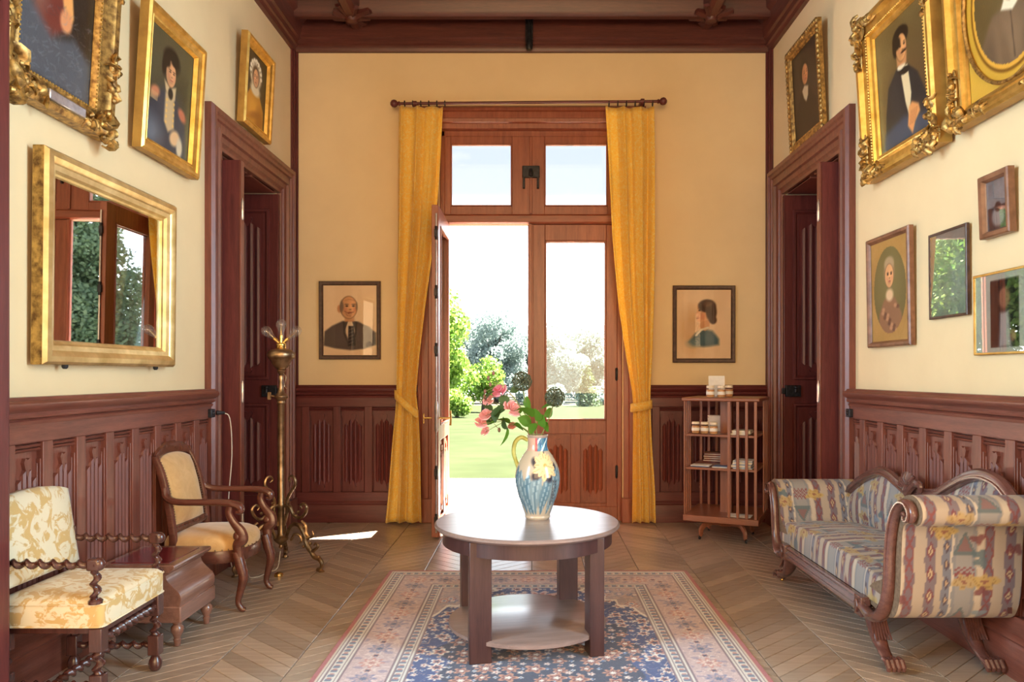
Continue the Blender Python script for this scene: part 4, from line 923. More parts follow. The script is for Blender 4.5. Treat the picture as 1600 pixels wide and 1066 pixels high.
cl = curtain('gold curtain tied back on the lamp side of the window', [(3.742, -1.20, -.81, .025), (3.3, -1.205, -.83, .03), (2.6, -1.205, -.88, .035), (2.0, -1.21, -.96, .035), (1.5, -1.215, -1.02, .03), (1.16, -1.22, -1.05, .022), (1.06, -1.225, -1.03, .024), (.7, -1.26, -1.01, .03), (.3, -1.29, -1.005, .035), (.025, -1.32, -1.00, .035)], .4, 3)
cr = curtain('gold curtain tied back on the bookcase side of the window', [(3.738, .64, 1.075, .025), (3.3, .665, 1.08, .03), (2.6, .70, 1.08, .035), (2.0, .755, 1.075, .035), (1.5, .83, 1.06, .03), (1.2, .885, 1.045, .022), (1.08, .895, 1.045, .022), (.7, .89, 1.06, .028), (.3, .885, 1.085, .032), (.025, .88, 1.09, .034)], 1.3, 3)
def tieback(par, x0, x1, za, zb):
    m = MB(); n = 28; vs_, fs = [], []
    for k in range(n+1):
        a = 2*PI*k/n; cx, rx = (x0+x1)/2, (x1-x0)/2+.016; x = cx+rx*math.cos(a); y = RY-.01-.062*math.sin(a); z = za+(zb-za)*(x-x0)/(x1-x0)
        vs_ += [(x, y, z-.038), (x, y-.004*math.sin(a), z+.038)]
    for k in range(n): fs.append((2*k, 2*k+2, 2*k+3, 2*k+1))
    m.add(vs_, fs); o = m.build('tieback', M['curtain'], par); s = o.modifiers.new('thick', 'SOLIDIFY'); s.thickness = .006
tieback(cl, -1.225, -1.04, 1.16, 1.00); tieback(cr, .885, 1.05, 1.05, 1.08)

# ------------------------------------------------------------------ rug
def rug():
    x0, x1, y0, y1 = RUG; nx, ny = 400, 440
    X, Y = np.meshgrid(np.linspace(x0, x1, nx), np.linspace(y0, y1, ny)); rg = np.random.default_rng(3)
    cx, cy = (x0+x1)/2, (y0+y1)/2; E = np.minimum(np.minimum(X-x0, x1-X), np.minimum(Y-y0, y1-Y))   # distance to edge
    C = np.ones(X.shape+(3,))*np.array([30, 58, 122.])
    def lay(mask, col, al=1.0): C[:] = C + (np.array(col, float)-C)*(np.clip(mask, 0, 1)*al)[..., None]
    def rosette(px, py, r, cols, petals=8, al=1.0):
        i0, i1 = np.searchsorted(X[0], [px-r*1.1, px+r*1.1]); j0, j1 = np.searchsorted(Y[:, 0], [py-r*1.1, py+r*1.1])
        if i1 <= i0 or j1 <= j0: return
        dx, dy = X[j0:j1, i0:i1]-px, Y[j0:j1, i0:i1]-py; d = np.hypot(dx, dy)/r; th = np.arctan2(dy, dx); rr = .78+.22*np.cos(petals*th)
        S = C[j0:j1, i0:i1]
        for f, col in zip((1.0, .68, .36), cols):
            mk = np.clip((rr*f-d)/.12+.5, 0, 1)[..., None]*al; S += (np.array(col, float)-S)*mk
    cream, pink, rose, blue, navy, lt = (216, 204, 196), (204, 172, 166), (170, 104, 98), (60, 98, 156), (24, 38, 84), (230, 222, 212)
    # field: arabesque of stems and rosettes
    v = np.zeros_like(X)
    for k in range(6): a = rg.random()*6.28; v += np.sin((X*math.cos(a)+Y*math.sin(a))*(26+7*k)+rg.random()*6)
    lay((np.abs(v) < .16).astype(float), (168, 146, 140), .9); lay((np.abs(v-1.6) < .12).astype(float), (120, 120, 150), .7)
    med = np.hypot((X-cx)/.48, (Y-cy)/.72); th = np.arctan2((Y-cy)/.72, (X-cx)/.48)
    lay(np.clip((1+.08*np.cos(14*th)-med)/.03, 0, 1), (20, 28, 62), .85)
    fx0, fx1, fy0, fy1 = x0+.42, x1-.42, y0+.42, y1-.42
    g = .115
    for a in np.arange(fx0, fx1+.05, g):
        for b in np.arange(fy0, fy1+.05, g):
            px, py = a+rg.normal()*.018, b+rg.normal()*.018
            m_ = math.hypot((px-cx)/.48, (py-cy)/.72)
            cols = (lt, rose, navy) if m_ > 1 else ((196, 138, 112), (120, 60, 60), lt)
            rosette(px, py, .034+.022*rg.random(), cols, int(rg.integers(5, 9)))
            rosette(px+g/2, py+g/2, .016+.008*rg.random(), (pink, lt, rose), 5)
            rosette(px+g/2, py, .013, (lt, blue, blue), 4); rosette(px, py+g/2, .012, (cream, rose, rose), 4)
    # scalloped corner spandrels
    for sx in (0, 1):
        for sy in (0, 1):
            dx = (X-fx0) if sx == 0 else (fx1-X); dy = (Y-fy0) if sy == 0 else (fy1-Y)
            q = (dx/.34)+(dy/.5)+.09*np.cos(np.arctan2(dy, dx)*18); mk = ((q < 1) & (dx > -.02) & (dy > -.02)).astype(float); lay(mk, (190, 166, 160), .85); lay(((np.abs(q-1) < .045) & (dx > 0) & (dy > 0)).astype(float), lt)
    for k in range(70):
        sx, sy = rg.integers(0, 2), rg.integers(0, 2); a, b = rg.random()*.32, rg.random()*.46
        if a/.34+b/.5 < .95: rosette((fx0+a) if sx == 0 else (fx1-a), (fy0+b) if sy == 0 else (fy1-b), .02+.02*rg.random(), (rose, lt, blue) if k % 2 else (blue, pink, lt), 6)
    for s in (-1, 1): rosette(cx, cy+s*.86, .14, (pink, rose, lt), 10); rosette(cx, cy+s*.86, .07, (navy, lt, rose), 8)
    # borders
    bm = np.clip((.42-E)/.004+.5, 0, 1); lay(bm, (194, 168, 168))
    v2 = np.zeros_like(X)
    for k in range(5): a = rg.random()*6.28; v2 += np.sin((X*math.cos(a)+Y*math.sin(a))*(60+16*k)+rg.random()*6)
    wide = ((E > .135) & (E < .325)).astype(float); lay(wide*(np.abs(v2) < .35), (220, 200, 194), .8); lay(wide*(v2 > 2.0), (136, 124, 152), .6)
    P = []
    for t in np.arange(y0+.23, y1-.2, .18): P += [(x0+.23, t, 0), (x1-.23, t, 0)]
    for t in np.arange(x0+.23, x1-.2, .18): P += [(t, y0+.23, 1), (t, y1-.23, 1)]
    for k, (px, py, d) in enumerate(P):
        rosette(px, py, .062, ((110, 112, 150), (196, 160, 150), (60, 80, 120)) if (k//2) % 2 else ((196, 128, 116), lt, rose), 8, .8)
        ox, oy = (0, .09) if d == 0 else (.09, 0); rosette(px+ox, py+oy, .034, (cream, rose, navy), 6, .85)
    for e0, e1 in ((.035, .125), (.335, .415)):
        lay(((E > e0) & (E < e1)).astype(float), (214, 208, 200))
        s_ = np.where(np.minimum(X-x0, x1-X) < np.minimum(Y-y0, y1-Y), Y, X); mid = (e0+e1)/2
        dot = ((np.abs(E-mid) < .016) & ((s_ % .05) < .026)).astype(float); lay(dot, (84, 98, 128), .85)
        lay(((np.abs(E-mid) < .010) & (((s_+.025) % .05) < .016)).astype(float), (176, 112, 104), .8)
        for q in (e0, e1, e0+.018, e1-.018): lay((np.abs(E-q) < .0045).astype(float), (110, 84, 96), .8)
    lay((E < .022).astype(float), (168, 84, 86)); lay(((E >= .022) & (E < .035)).astype(float), (204, 190, 172))
    C += rg.normal(scale=4, size=X.shape)[..., None]
    root = thing('persian_rug', 'navy and rose floral persian rug under the round table', 'rug', (0, 0, 0))
    link('pile', gridmesh('pile', X, Y, .007+.0*X, np.clip(C, 0, 255)), M['rug'], root)
    MB().box(x0, x1, y0, y1, .0005, .0065).build('backing', M['cord'], root)
    m = MB(); rr = random.Random(1)
    for k in range(160):
        x = x0 + (x1-x0)*(k+.5)/160; m.add([(x-.002, y1, .006), (x+.002, y1, .006), (x+rr.uniform(-.006, .006), y1+.022+rr.random()*.008, .002)], [(0, 1, 2)])
    m.build('fringe', M['cord'], root, kind='stuff', smooth=0, fix=False)
rug()

# ------------------------------------------------------------------ round table
TC, TR = (-0.03, 3.80), math.radians(11)
tbl = thing('round_table', 'round wooden table with four board legs and a low shelf on the rug', 'table', (TC[0], TC[1], 0.0075), TR)
M['table_top'] = wood('polished_sheen_table_top', (0.19, 0.125, 0.105, 1), (0.29, 0.205, 0.18, 1), 'x', 0.38, 5, 0.9)  # base colour paled and greyed to carry the window's reflection on the top
M['table'] = wood('table_mahogany', (0.040, 0.015, 0.014, 1), (0.072, 0.029, 0.026, 1), 'z', 0.35, 6, 0.2)  # legs and apron darkened: backlit shade put into the wood colour
MB().lathe([(.0, .565), (.445, .565), (.46, .57), (.47, .58), (.47, .588), (.462, .595), (0.0, .595)], 72, caps=False).build('table_top', M['table_top'], tbl)
MB().lathe([(.415, .495), (.43, .495), (.43, .565), (.415, .565)], 64, caps=False).build('apron', M['table'], tbl)
MB().lathe([(.0, .075), (.385, .075), (.40, .082), (.40, .098), (.39, .104), (.0, .104)], 64, caps=False).build('shelf', M['table_top'], tbl)
for k in range(4):
    a = math.radians(225+90*k); x, y = .392*math.cos(a)*1.0, .392*math.sin(a); hw, hd = (.052, .034) if k % 2 == 0 else (.036, .05)
    MB().box(x-hw, x+hw, y-hd, y+hd, 0, .565).build('leg', M['table'], tbl, bevel=.004)
# ------------------------------------------------------------------ shaping helpers
def spline(pts, n=8):
    """Catmull-Rom through points"""
    P = [np.array(p, float) for p in pts]; P = [2*P[0]-P[1]] + P + [2*P[-1]-P[-2]]; out = []
    for i in range(1, len(P)-2):
        for k in range(n):
            t = k/n; out.append(tuple(.5*((2*P[i])+(-P[i-1]+P[i+1])*t+(2*P[i-1]-5*P[i]+4*P[i+1]-P[i+2])*t*t+(-P[i-1]+3*P[i]-3*P[i+1]+P[i+2])*t**3)))
    out.append(tuple(P[-2])); return out
def sw(m, pts, rad, n=8, flat=1.0, up=None, k=5):
    P = spline(pts, k); R = np.interp(np.linspace(0, 1, len(P)), np.linspace(0, 1, len(rad)), rad) if hasattr(rad, '__len__') else rad
    return m.tube(P, list(R) if hasattr(R, '__len__') else R, n, flat, up)
def twist(m, p0, p1, R, pitch=.055, n=10):
    """barley twist between two points"""
    p0, p1 = Vector(p0), Vector(p1); d = p1-p0; L = d.length; d.normalize(); u = d.orthogonal().normalized(); w = d.cross(u)
    k = max(6, int(L/pitch*8)); pts = []
    for i in range(k+1):
        t = i/k; a = 2*PI*t*L/pitch; e = R*.36*min(1, 6*t, 6*(1-t)); pts.append(tuple(p0+d*(L*t)+u*(e*math.cos(a))+w*(e*math.sin(a))))
    vs_, fs = [], []
    for q in pts:
        for j in range(n): b = 2*PI*j/n; vs_.append(tuple(Vector(q)+u*(R*.68*math.cos(b))+w*(R*.68*math.sin(b))))
    for i in range(k):
        for j in range(n): j2 = (j+1) % n; fs.append((i*n+j, i*n+j2, (i+1)*n+j2, (i+1)*n+j))
    fs.append(tuple(range(n-1, -1, -1))); fs.append(tuple(range(k*n, k*n+n))); return m.add(vs_, fs)
def loft(m, outline, layers, c=(0, 0, 0)):
    n = len(outline); vs_, fs = [], []
    for s, z in layers: vs_ += [(c[0]+x*s, c[1]+y*s, c[2]+z) for x, y in outline]
    for j in range(len(layers)-1):
        for k in range(n): k2 = (k+1) % n; fs.append((j*n+k, j*n+k2, (j+1)*n+k2, (j+1)*n+k))
    fs.append(tuple(range(n-1, -1, -1))); q = (len(layers)-1)*n; fs.append(tuple(range(q, q+n))); return m.add(vs_, fs)
def rrect(hx, hy, r, n=5):
    out = []
    for sx, sy, a0 in ((1, 1, 0), (-1, 1, PI/2), (-1, -1, PI), (1, -1, 1.5*PI)):
        for k in range(n+1): a = a0+k*PI/2/n; out.append((sx*(hx-r)+r*math.cos(a), sy*(hy-r)+r*math.sin(a)))
    return out

# ------------------------------------------------------------------ jug and flowers
TZ = 0.6025
VP = (0.023, 3.86)
def jug():
    r = thing('painted_jug', 'large painted ceramic jug with blue leaves and a cream flower on the round table', 'jug', (VP[0], VP[1], TZ))
    P = spline([(.058, 0), (.066, .012), (.064, .022), (.078, .06), (.103, .13), (.116, .20), (.108, .265), (.078, .325), (.055, .358), (.050, .385), (.052, .415), (.055, .43)], 6)
    n = 120; th = np.linspace(0, 2*PI, n, endpoint=False); R = np.array([p[0] for p in P]); Z = np.array([p[1] for p in P])
    zz = np.linspace(0, .43, 110); R = np.interp(zz, Z, R); T, ZZ = np.meshgrid(th, zz); RR = np.repeat(R[:, None], n, 1)
    C = np.ones(T.shape+(3,))*np.array([184, 168, 146.])
    lay = lambda mk, col, al=1.0: C.__iadd__((np.array(col, float)-C)*(np.clip(mk, 0, 1)*al)[..., None])
    U = (T-1.5*PI)*.115; U = (U+PI*.115) % (2*PI*.115)-PI*.115       # metres around from the camera side
    for k in range(9):          # blue grey leaves rising from the foot
        c = -.16+.04*k; b = (k*37 % 10)/10; top = .235+.065*b; q = (ZZ-.03)/(top-.03); wdt = .031*np.sin(np.clip(q, 0, 1)*PI)**.7
        mk = np.clip((wdt-np.abs(U-c-.02*np.sin(q*3+k)))/.004+.5, 0, 1)*((q > 0) & (q < 1)); lay(mk, (98, 126, 140) if k % 2 else (124, 146, 154)); lay(mk*(np.abs(U-c-.02*np.sin(q*3+k)) < .003), (74, 106, 124), .8)
        lay(mk*(np.abs(np.abs(U-c-.02*np.sin(q*3+k))-.011) < .002), (168, 188, 194), .7)
    dk = np.clip(1.0+.25*np.sin(np.arctan2(ZZ-.275, U-.035)*5+1)-np.hypot((U-.035)/.078, (ZZ-.275)/.072), 0, 1)*4; lay(dk, (44, 40, 52), .95)
    for k in range(13):         # the cream flower
        a = k*2*PI/13+.2; dx, dz = U-.045, ZZ-.285; L = .080*(1 if k % 2 else .82); t = dx*math.cos(a)+dz*math.sin(a); s_ = -dx*math.sin(a)+dz*math.cos(a)
        mk = np.clip((.016*np.sin(np.clip(t/L, 0, 1)*PI)**.6-np.abs(s_))/.002+.5, 0, 1)*((t > 0) & (t < L)); lay(mk, (226, 196, 146)); lay(mk*(np.abs(s_) < .0016), (176, 132, 92), .8)
    lay(np.clip((.012-np.hypot(U-.045, ZZ-.285))/.003, 0, 1), (206, 156, 80))
    for k in range(6): lay((np.abs(U-.095-.012*np.sin(ZZ*60+k))+0*ZZ < .002)*(ZZ < .21)*(ZZ > .08), (70, 60, 60), .6)
    nk = (ZZ > .352).astype(float); lay(nk, (84, 128, 150)); lay(nk*(np.sin(U*90+ZZ*60) > .35), (52, 104, 142)); lay(nk*(np.sin(U*60-ZZ*80+2) > .75), (196, 214, 216)); lay(nk*(U < -.005)*(U > -.045), (176, 84, 92)); lay(nk*(U < -.03), (196, 160, 140)); lay((ZZ > .42).astype(float), (150, 130, 120))
    me = gridmesh('body', np.cos(T)*RR, np.sin(T)*RR, ZZ, np.clip(C, 0, 255), wrap=True); link('body', me, M['ceramic'], r)
    Ri = R-.006; X2 = np.cos(T)*np.repeat(Ri[:, None], n, 1); Y2 = np.sin(T)*np.repeat(Ri[:, None], n, 1); k0 = 60
    link('inside', gridmesh('inside', X2[k0:], Y2[k0:], ZZ[k0:], C[k0:]*0+np.array([120, 100, 84]), wrap=True, flip=True), M['ceramic'], r)
    MB().lathe([(.049, .43), (.055, .43), (.0555, .4325), (.052, .4345), (.0485, .432)], 40, caps=False).build('rim', speck('jug_rim', (.42, .30, .22, 1), (.5, .36, .26, 1), .3, 30), r)
    MB().lathe([(.0, 0.001), (.058, 0.001)], 40, caps=False).build('foot', speck('jug_foot', (.5, .42, .34, 1), (.55, .46, .38, 1), .4, 30), r)
    m = MB(); sw(m, [(-.050, 0, .405), (-.085, 0, .420), (-.115, 0, .395), (-.124, 0, .345), (-.112, 0, .295), (-.098, 0, .262)], [.010, .011, .011, .011, .010, .011], 10, .8)
    m.build('handle', speck('jug_handle', (.36, .34, .08, 1), (.44, .42, .12, 1), .25, 30), r)
jug()
def fx(px, py, dy=0.0):
    """point above the jug from its place beside the jug in the photograph, at the jug's own distance"""
    y = VP[1]+dy; return ((px-833)*y/1162-VP[0], dy, EYE-(py-585)*y/1162-TZ)
MOUTH = (.0, 0, .40)
def leaf_shape(m, p, d, L, w, rng, curl=.25):
    d = Vector(d).normalized(); s = d.cross(Vector((rng.uniform(-1, 1), rng.uniform(-1, 1), rng.uniform(-.3, 1)))).normalized(); nn = s.cross(d); P = Vector(p); vs_, fs = [], []
    for j in range(6):
        t = j/5; q = w*math.sin(min(1, t*.97+.03)*PI)**.75; c = P+d*(L*t)-nn*(curl*L*t*t)
        vs_ += [tuple(c-s*q+nn*q*.25), tuple(c), tuple(c+s*q+nn*q*.25)]
    for j in range(5): fs += [(3*j, 3*j+1, 3*j+4, 3*j+3), (3*j+1, 3*j+2, 3*j+5, 3*j+4)]
    m.add(vs_, fs)
def rose(par, p, R, rng, mat):
    m = MB(); R *= 1.35; m.M = Matrix.Translation(p) @ Matrix.Rotation(math.radians(48), 4, 'X') @ Matrix.Rotation(rng.uniform(-.6, .6), 4, 'Y') @ Matrix.Translation(-Vector(p))
    for ring, (cnt, op) in enumerate(((3, .35), (5, .8), (6, 1.25), (6, 1.7))):
        for k in range(cnt):
            a = 2*PI*k/cnt+ring*.7+rng.random(); rr = R*(.18+.24*ring); vs_, fs = [], []
            for i in range(4):
                for j in range(5):
                    u, v = (i/3), (j/4-.5)*1.5; aa = a+v*(1.2-.15*ring); h = math.sin(u*PI/2); q = rr*(h**.8)*(1+.12*rng.random())
                    vs_.append((p[0]+math.cos(aa)*q, p[1]+math.sin(aa)*q, p[2]+R*(-.42+.95*u*(1-.20*ring)*math.cos(v*.7)) - (.1*R*u*op if i == 3 else 0)))
            for i in range(3):
                for j in range(4): fs.append((i*5+j, i*5+j+1, (i+1)*5+j+1, (i+1)*5+j))
            m.add(vs_, fs)
    m.build('blossom', mat, par, fix=False)
def flower_stem(label, name, cat, path, blossoms=(), lv=(), buds=(), seed=0, group=None, dark=False):
    rng = random.Random(seed); r = thing(name, label, cat, (VP[0], VP[1], TZ), 0, group); m = MB()
    sw(m, [MOUTH] + list(path), [.0028]*3+[.002], 6)
    for p, s_, mt in blossoms: rose(r, p, s_, rng, mt); sw(m, [path[-2] if len(path) > 1 else MOUTH, (p[0], p[1], p[2]-s_*.4)], .0017, 5)
    for p in buds: sw(m, [path[-1], (p[0]*.6+path[-1][0]*.4, p[1], p[2]*.5+path[-1][2]*.5-.004), p], .0013, 5)
    m.build('stem', M['stem'], r)
    for p, d, L, w in lv: q = MB(); leaf_shape(q, p, d, L*1.3, w*1.35, rng); q.build('leaf', M['rose_leaf_dark'] if dark else M['rose_leaf'], r, fix=False)
    for p in buds: MB().sphere(p, .008, .008, .013, 8, 6).build('bud', M['bud'], r)
    return r
flower_stem('rose spray with a deep pink bloom and buds reaching highest in the jug', 'rose_spray', 'rose', [fx(822, 650), fx(800, 618), fx(782, 600)], [(fx(779, 608), .034, M['petal'])],
            [(fx(785, 618), (.2, -.4, -.5), .05, .022), (fx(772, 612), (-.6, -.3, -.4), .06, .024), (fx(790, 622), (-.4, .3, -.7), .05, .02), (fx(797, 612), (.8, -.2, .3), .04, .016)], [fx(771, 583), fx(763, 591), fx(766, 601), fx(758, 612)], 1, dark=True)
flower_stem('rose spray with faded pink blooms in the middle of the bouquet', 'rose_spray', 'rose', [fx(826, 668), fx(810, 645), fx(800, 636)], [(fx(802, 636, -.03), .040, M['petal_pale']), (fx(762, 624), .026, M['petal_pale'])],
            [(fx(790, 640, -.04), (-.6, -.4, -.1), .07, .028), (fx(780, 635, -.03), (-.3, -.5, -.7), .07, .026), (fx(776, 646), (-.5, .2, -.5), .06, .022), (fx(786, 652), (.1, -.6, -.7), .06, .024), (fx(770, 642), (-.6, .2, .5), .045, .018)], [fx(757, 620)], 2, dark=True)
flower_stem('rose spray with coral blooms drooping over the handle side of the jug', 'rose_spray', 'rose', [fx(815, 668), fx(790, 658), fx(765, 655)], [(fx(758, 646), .030, M['petal_pale']), (fx(752, 659), .028, M['petal_pale']), (fx(757, 673), .022, M['petal_pale'])], [(fx(775, 660), (-.3, -.5, .2), .04, .015)], [fx(780, 672)], 3)
flower_stem('leafy rose twig with large bright green hanging leaves', 'rose_twig', 'foliage', [fx(822, 672), fx(805, 664), fx(795, 664)], [(fx(800, 664, .02), .020, M['petal_pale'])],
            [(fx(792, 668, -.02), (-.1, -.3, -1), .08, .032), (fx(796, 662), (-.6, -.3, .5), .05, .022), (fx(803, 664), (.7, -.3, -.2), .05, .022), (fx(806, 650), (.3, -.2, .6), .045, .02)], [], 4)
flower_stem('dense bright green rose leaves in the mouth of the jug', 'rose_twig', 'foliage', [fx(838, 668), fx(838, 650), fx(842, 640)], [],
            [(fx(832, 652, -.03), (-.5, -.3, .7), .065, .028), (fx(838, 658, -.04), (.1, -.4, .9), .06, .026), (fx(845, 640), (.8, -.2, .5), .06, .026), (fx(840, 662, -.03), (.5, -.5, .3), .06, .026), (fx(830, 664, -.02), (-.7, -.3, .5), .06, .026), (fx(836, 672, -.03), (-.2, -.6, .2), .055, .024), (fx(846, 662, -.02), (.6, -.4, -.4), .05, .022), (fx(828, 640), (-.3, .2, .7), .055, .022), (fx(850, 650), (.5, .2, .3), .05, .02)], [], 5)
def allium(label, path, c, R, seed):
    r = thing('allium_head', label, 'allium', (VP[0], VP[1], TZ), 0, 'dried alliums in the jug'); m = MB(); sw(m, [MOUTH]+path+[c], .0028, 6); m.build('stem', M['stem'], r)
    rng = random.Random(seed); q = MB()
    for k in range(110):
        z = 1-2*(k+.5)/110; a = k*2.39996; s_ = math.sqrt(1-z*z); d = Vector((s_*math.cos(a), s_*math.sin(a), z)); e = Vector(c)+d*R*(.86+.16*rng.random())
        q.tube([c, tuple(e)], .0010, 3, caps=False)
        u = d.orthogonal().normalized(); w = d.cross(u)
        for j in range(3): b = 2.09*j+k; v = (u*math.cos(b)+w*math.sin(b)); p2 = e+v*R*.16+d*R*.06; q.tube([tuple(e), tuple(p2)], [.0034, .0016], 4)
    q.sphere(c, R*.16, n=6, m=5); q.build('flower_head', M['allium'], r, smooth=0, fix=False)
allium('dry round allium head standing against the centre post of the window', [fx(826, 660), fx(820, 625)], fx(816, 596), .050, 1)
allium('dry round allium head leaning over the glazed leaf', [fx(850, 672), fx(860, 648)], fx(867, 621), .050, 2)

# ------------------------------------------------------------------ brass floor lamp
LP = (-1.752, 5.17)
lamp = thing('floor_lamp', 'ornate aged brass floor lamp with three bare bulbs on a scrolled tripod', 'lamp', (LP[0], LP[1], 0))
MB().lathe([(.004, .135), (.016, .15), (.012, .165), (.03, .18), (.05, .20), (.052, .215), (.03, .228), (.024, .24), (.024, .42), (.03, .43), (.03, .45), (.0245, .46), (.0235, 1.14), (.030, 1.15), (.026, 1.165), (.046, 1.19), (.046, 1.20), (.026, 1.22), (.018, 1.25), (.013, 1.30), (.02, 1.33), (.013, 1.345), (.03, 1.375), (.022, 1.385)], 24).build('column', M['brass'], lamp)
MB().lathe([(.025, 1.385), (.04, 1.395), (.062, 1.42), (.068, 1.445), (.088, 1.462), (.094, 1.485), (.088, 1.505), (.07, 1.52), (.03, 1.527)], 28).build('font', M['brass'], lamp)
MB().lathe([(.03, 1.525), (.034, 1.53), (.034, 1.56), (.028, 1.566), (.012, 1.57)], 18).build('collar', M['brass_bright'], lamp)
m = MB(); m.tube([(-.03, 0, 1.195), (-.075, 0, 1.20)], [.008, .006], 6); m.box(-.092, -.072, -.008, .008, 1.175, 1.225); m.build('key', M['brass'], lamp)
m = MB(); sw(m, [(.015, -.01, 1.36), (.04, -.02, 1.33), (.03, -.02, 1.27), (.045, -.02, 1.25)], .003, 6); m.build('chain', M['brass'], lamp)
for a, t in ((PI*.95, 48), (PI/2, 4), (.05, 48)):
    d = Vector((math.cos(a)*math.sin(math.radians(t)), math.sin(a)*math.sin(math.radians(t))*.4, math.cos(math.radians(t)))); q = d.to_track_quat('Z', 'Y').to_matrix().to_4x4(); T_ = Matrix.Translation(Vector((0, 0, 1.555))+d*.02) @ q
    m = MB(); m.M = T_; m.lathe([(.010, -.02), (.010, .02), (.013, .022), (.013, .045), (.010, .048)], 12); so = m.build('bulb_socket', M['brass_bright'], lamp)
    m = MB(); m.M = T_; m.lathe([(.012, .046), (.014, .06), (.025, .088), (.034, .112), (.035, .128), (.027, .147), (.012, .157), (.0005, .159)], 16); m.build('bulb', M['bulb'], so)
    m = MB(); m.M = T_; m.tube([(0, 0, .05), (0, 0, .08)], [.004, .003], 6)
    for k in range(6): b = k*PI/3; m.tube([(.003*math.cos(b), .003*math.sin(b), .078), (.008*math.cos(b), .008*math.sin(b), .11)], .0007, 4)
    m.build('filament', M['brass_bright'], so)
def lamp_foot(ang):
    m = MB(); sw = lambda m, p, r_, n, fl, up_: globals()['sw'](m, p, [q*1.45 for q in r_], n, .8, up_); c, s_ = math.cos(ang), math.sin(ang); F = lambda pts: [(r_*c, r_*s_, z) for r_, z in pts]; up = (-s_, c, 0)
    sw(m, F([(.025, .30), (.05, .40), (.05, .48), (.085, .545), (.115, .59), (.105, .635), (.075, .645), (.062, .62), (.08, .605)]), [.008, .010, .010, .010, .009, .008, .007, .006, .004], 7, .6, up)
    sw(m, F([(.028, .44), (.07, .43), (.10, .38), (.15, .36), (.19, .39), (.205, .435), (.18, .46), (.155, .445), (.168, .425)]), [.010, .011, .011, .010, .010, .009, .008, .006, .004], 7, .6, up)
    sw(m, F([(.04, .22), (.08, .30), (.14, .31), (.185, .25), (.20, .19), (.235, .135), (.27, .15), (.295, .175), (.275, .195), (.262, .178)]), [.009, .011, .013, .013, .013, .012, .010, .008, .006, .004], 7, .6, up)
    sw(m, F([(.20, .20), (.23, .15), (.265, .10), (.305, .085), (.325, .055), (.315, .025), (.29, .014), (.325, .006)]), [.009, .012, .014, .013, .012, .011, .010, .010], 7, .6, up)
    sw(m, F([(.165, .34), (.20, .31), (.205, .26), (.235, .23), (.26, .25), (.25, .275)]), [.007, .009, .009, .008, .006, .004], 6, .6, up)
    sw(m, F([(.08, .20), (.11, .245), (.155, .235), (.165, .20), (.145, .185)]), [.006, .008, .008, .006, .004], 6, .6, up)
    for r_, z, q in ((.12, .37, .015), (.19, .30, .014), (.215, .225, .014), (.245, .115, .013), (.06, .46, .013), (.30, .10, .012), (.18, .165, .011), (.235, .19, .012), (.14, .40, .012)): m.sphere((r_*c, r_*s_, z), q, n=6, m=5)
    m.lathe([(.02, 0), (.022, .006), (.014, .012)], 8, (.322*c, .322*s_, 0)); m.build('scroll_foot', M['brass'], lamp)
for k in range(3): lamp_foot(math.radians(-17+120*k))
cd = thing('lamp_cord', 'thin cream cord running from the wainscot socket to the lamp', 'cord', (0, 0, 0))
m = MB(); sw(m, [(W_L+.10, 5.02, 1.09), (W_L+.14, 5.05, 1.05), (W_L+.15, 5.06, .8), (W_L+.13, 5.05, .45), (W_L+.14, 5.06, .1), (W_L+.18, 5.05, .006), (W_L+.28, 5.0, .005), (W_L+.33, 4.92, .005), (-1.82, 4.95, .005), (-1.80, 5.06, .006), (-1.77, 5.15, .01), (-1.757, 5.17, .12)], .0035, 6); m.build('cable', M['cord'], cd)
m = MB(); m.tube([(W_L+.07, 5.005, 1.09), (W_L+.115, 5.03, 1.09)], [.016, .010], 8); m.build('plug', M['iron'], cd)
m = MB(); m.lathe([(.028, 0), (.03, .005), (.028, .018), (.012, .026)], 14, (-1.70, 4.97, 0)); m.build('foot_switch', M['brass_bright'], cd)
for lb, x, y in (('small black socket at the end of the wainscot behind the lamp', W_L+.055, 4.965), ('small black socket at the end of the wainscot behind the sofa', W_R-.055, 5.0)):
    s_ = 1 if x < 0 else -1; r = thing('wall_socket', lb, 'socket', (x, y, 1.09)); MB().box(-.02*s_, .012*s_, -.03, .03, -.028, .028).build('box', M['iron'], r, bevel=.005); MB().sphere((.012*s_, 0, 0), .012, n=8, m=6).build('cap', M['iron'], r)

# ------------------------------------------------------------------ carved open armchair
M['chairwood'] = wood('armchair_mahogany', (0.075, 0.022, 0.014, 1), (0.15, 0.048, 0.03, 1), 'x', 0.26, 7, 0.4)
ac = thing('open_armchair', 'mahogany armchair with scrolled arms and tan velvet beside the floor lamp', 'armchair', (-1.905, 4.44, 0))
WOODC = M['chairwood']
def seat_outline(n=40):
    out = []
    for k in range(n):
        a = 2*PI*k/n; c, s_ = math.cos(a), math.sin(a); p = 2.6 if c > 0 else 4.0
        out.append((.245*abs(c)**(2/p)*(1 if c > 0 else -1)+.005, (.238 if c > 0 else .205+.033*(1+c))*abs(s_)**(2/p)*(1 if s_ > 0 else -1)))
    return out
SO = seat_outline()
m = MB(); loft(m, SO, [(1.0, .275), (1.015, .285), (1.015, .335), (1.0, .345)]); m.build('seat_rail', WOODC, ac)
m = MB(); loft(m, SO, [(.98, .34), (1.0, .36), (.995, .385), (.94, .412), (.80, .430), (.55, .442), (.2, .447), (.02, .448)]); m.build('seat', M['velvet'], ac)
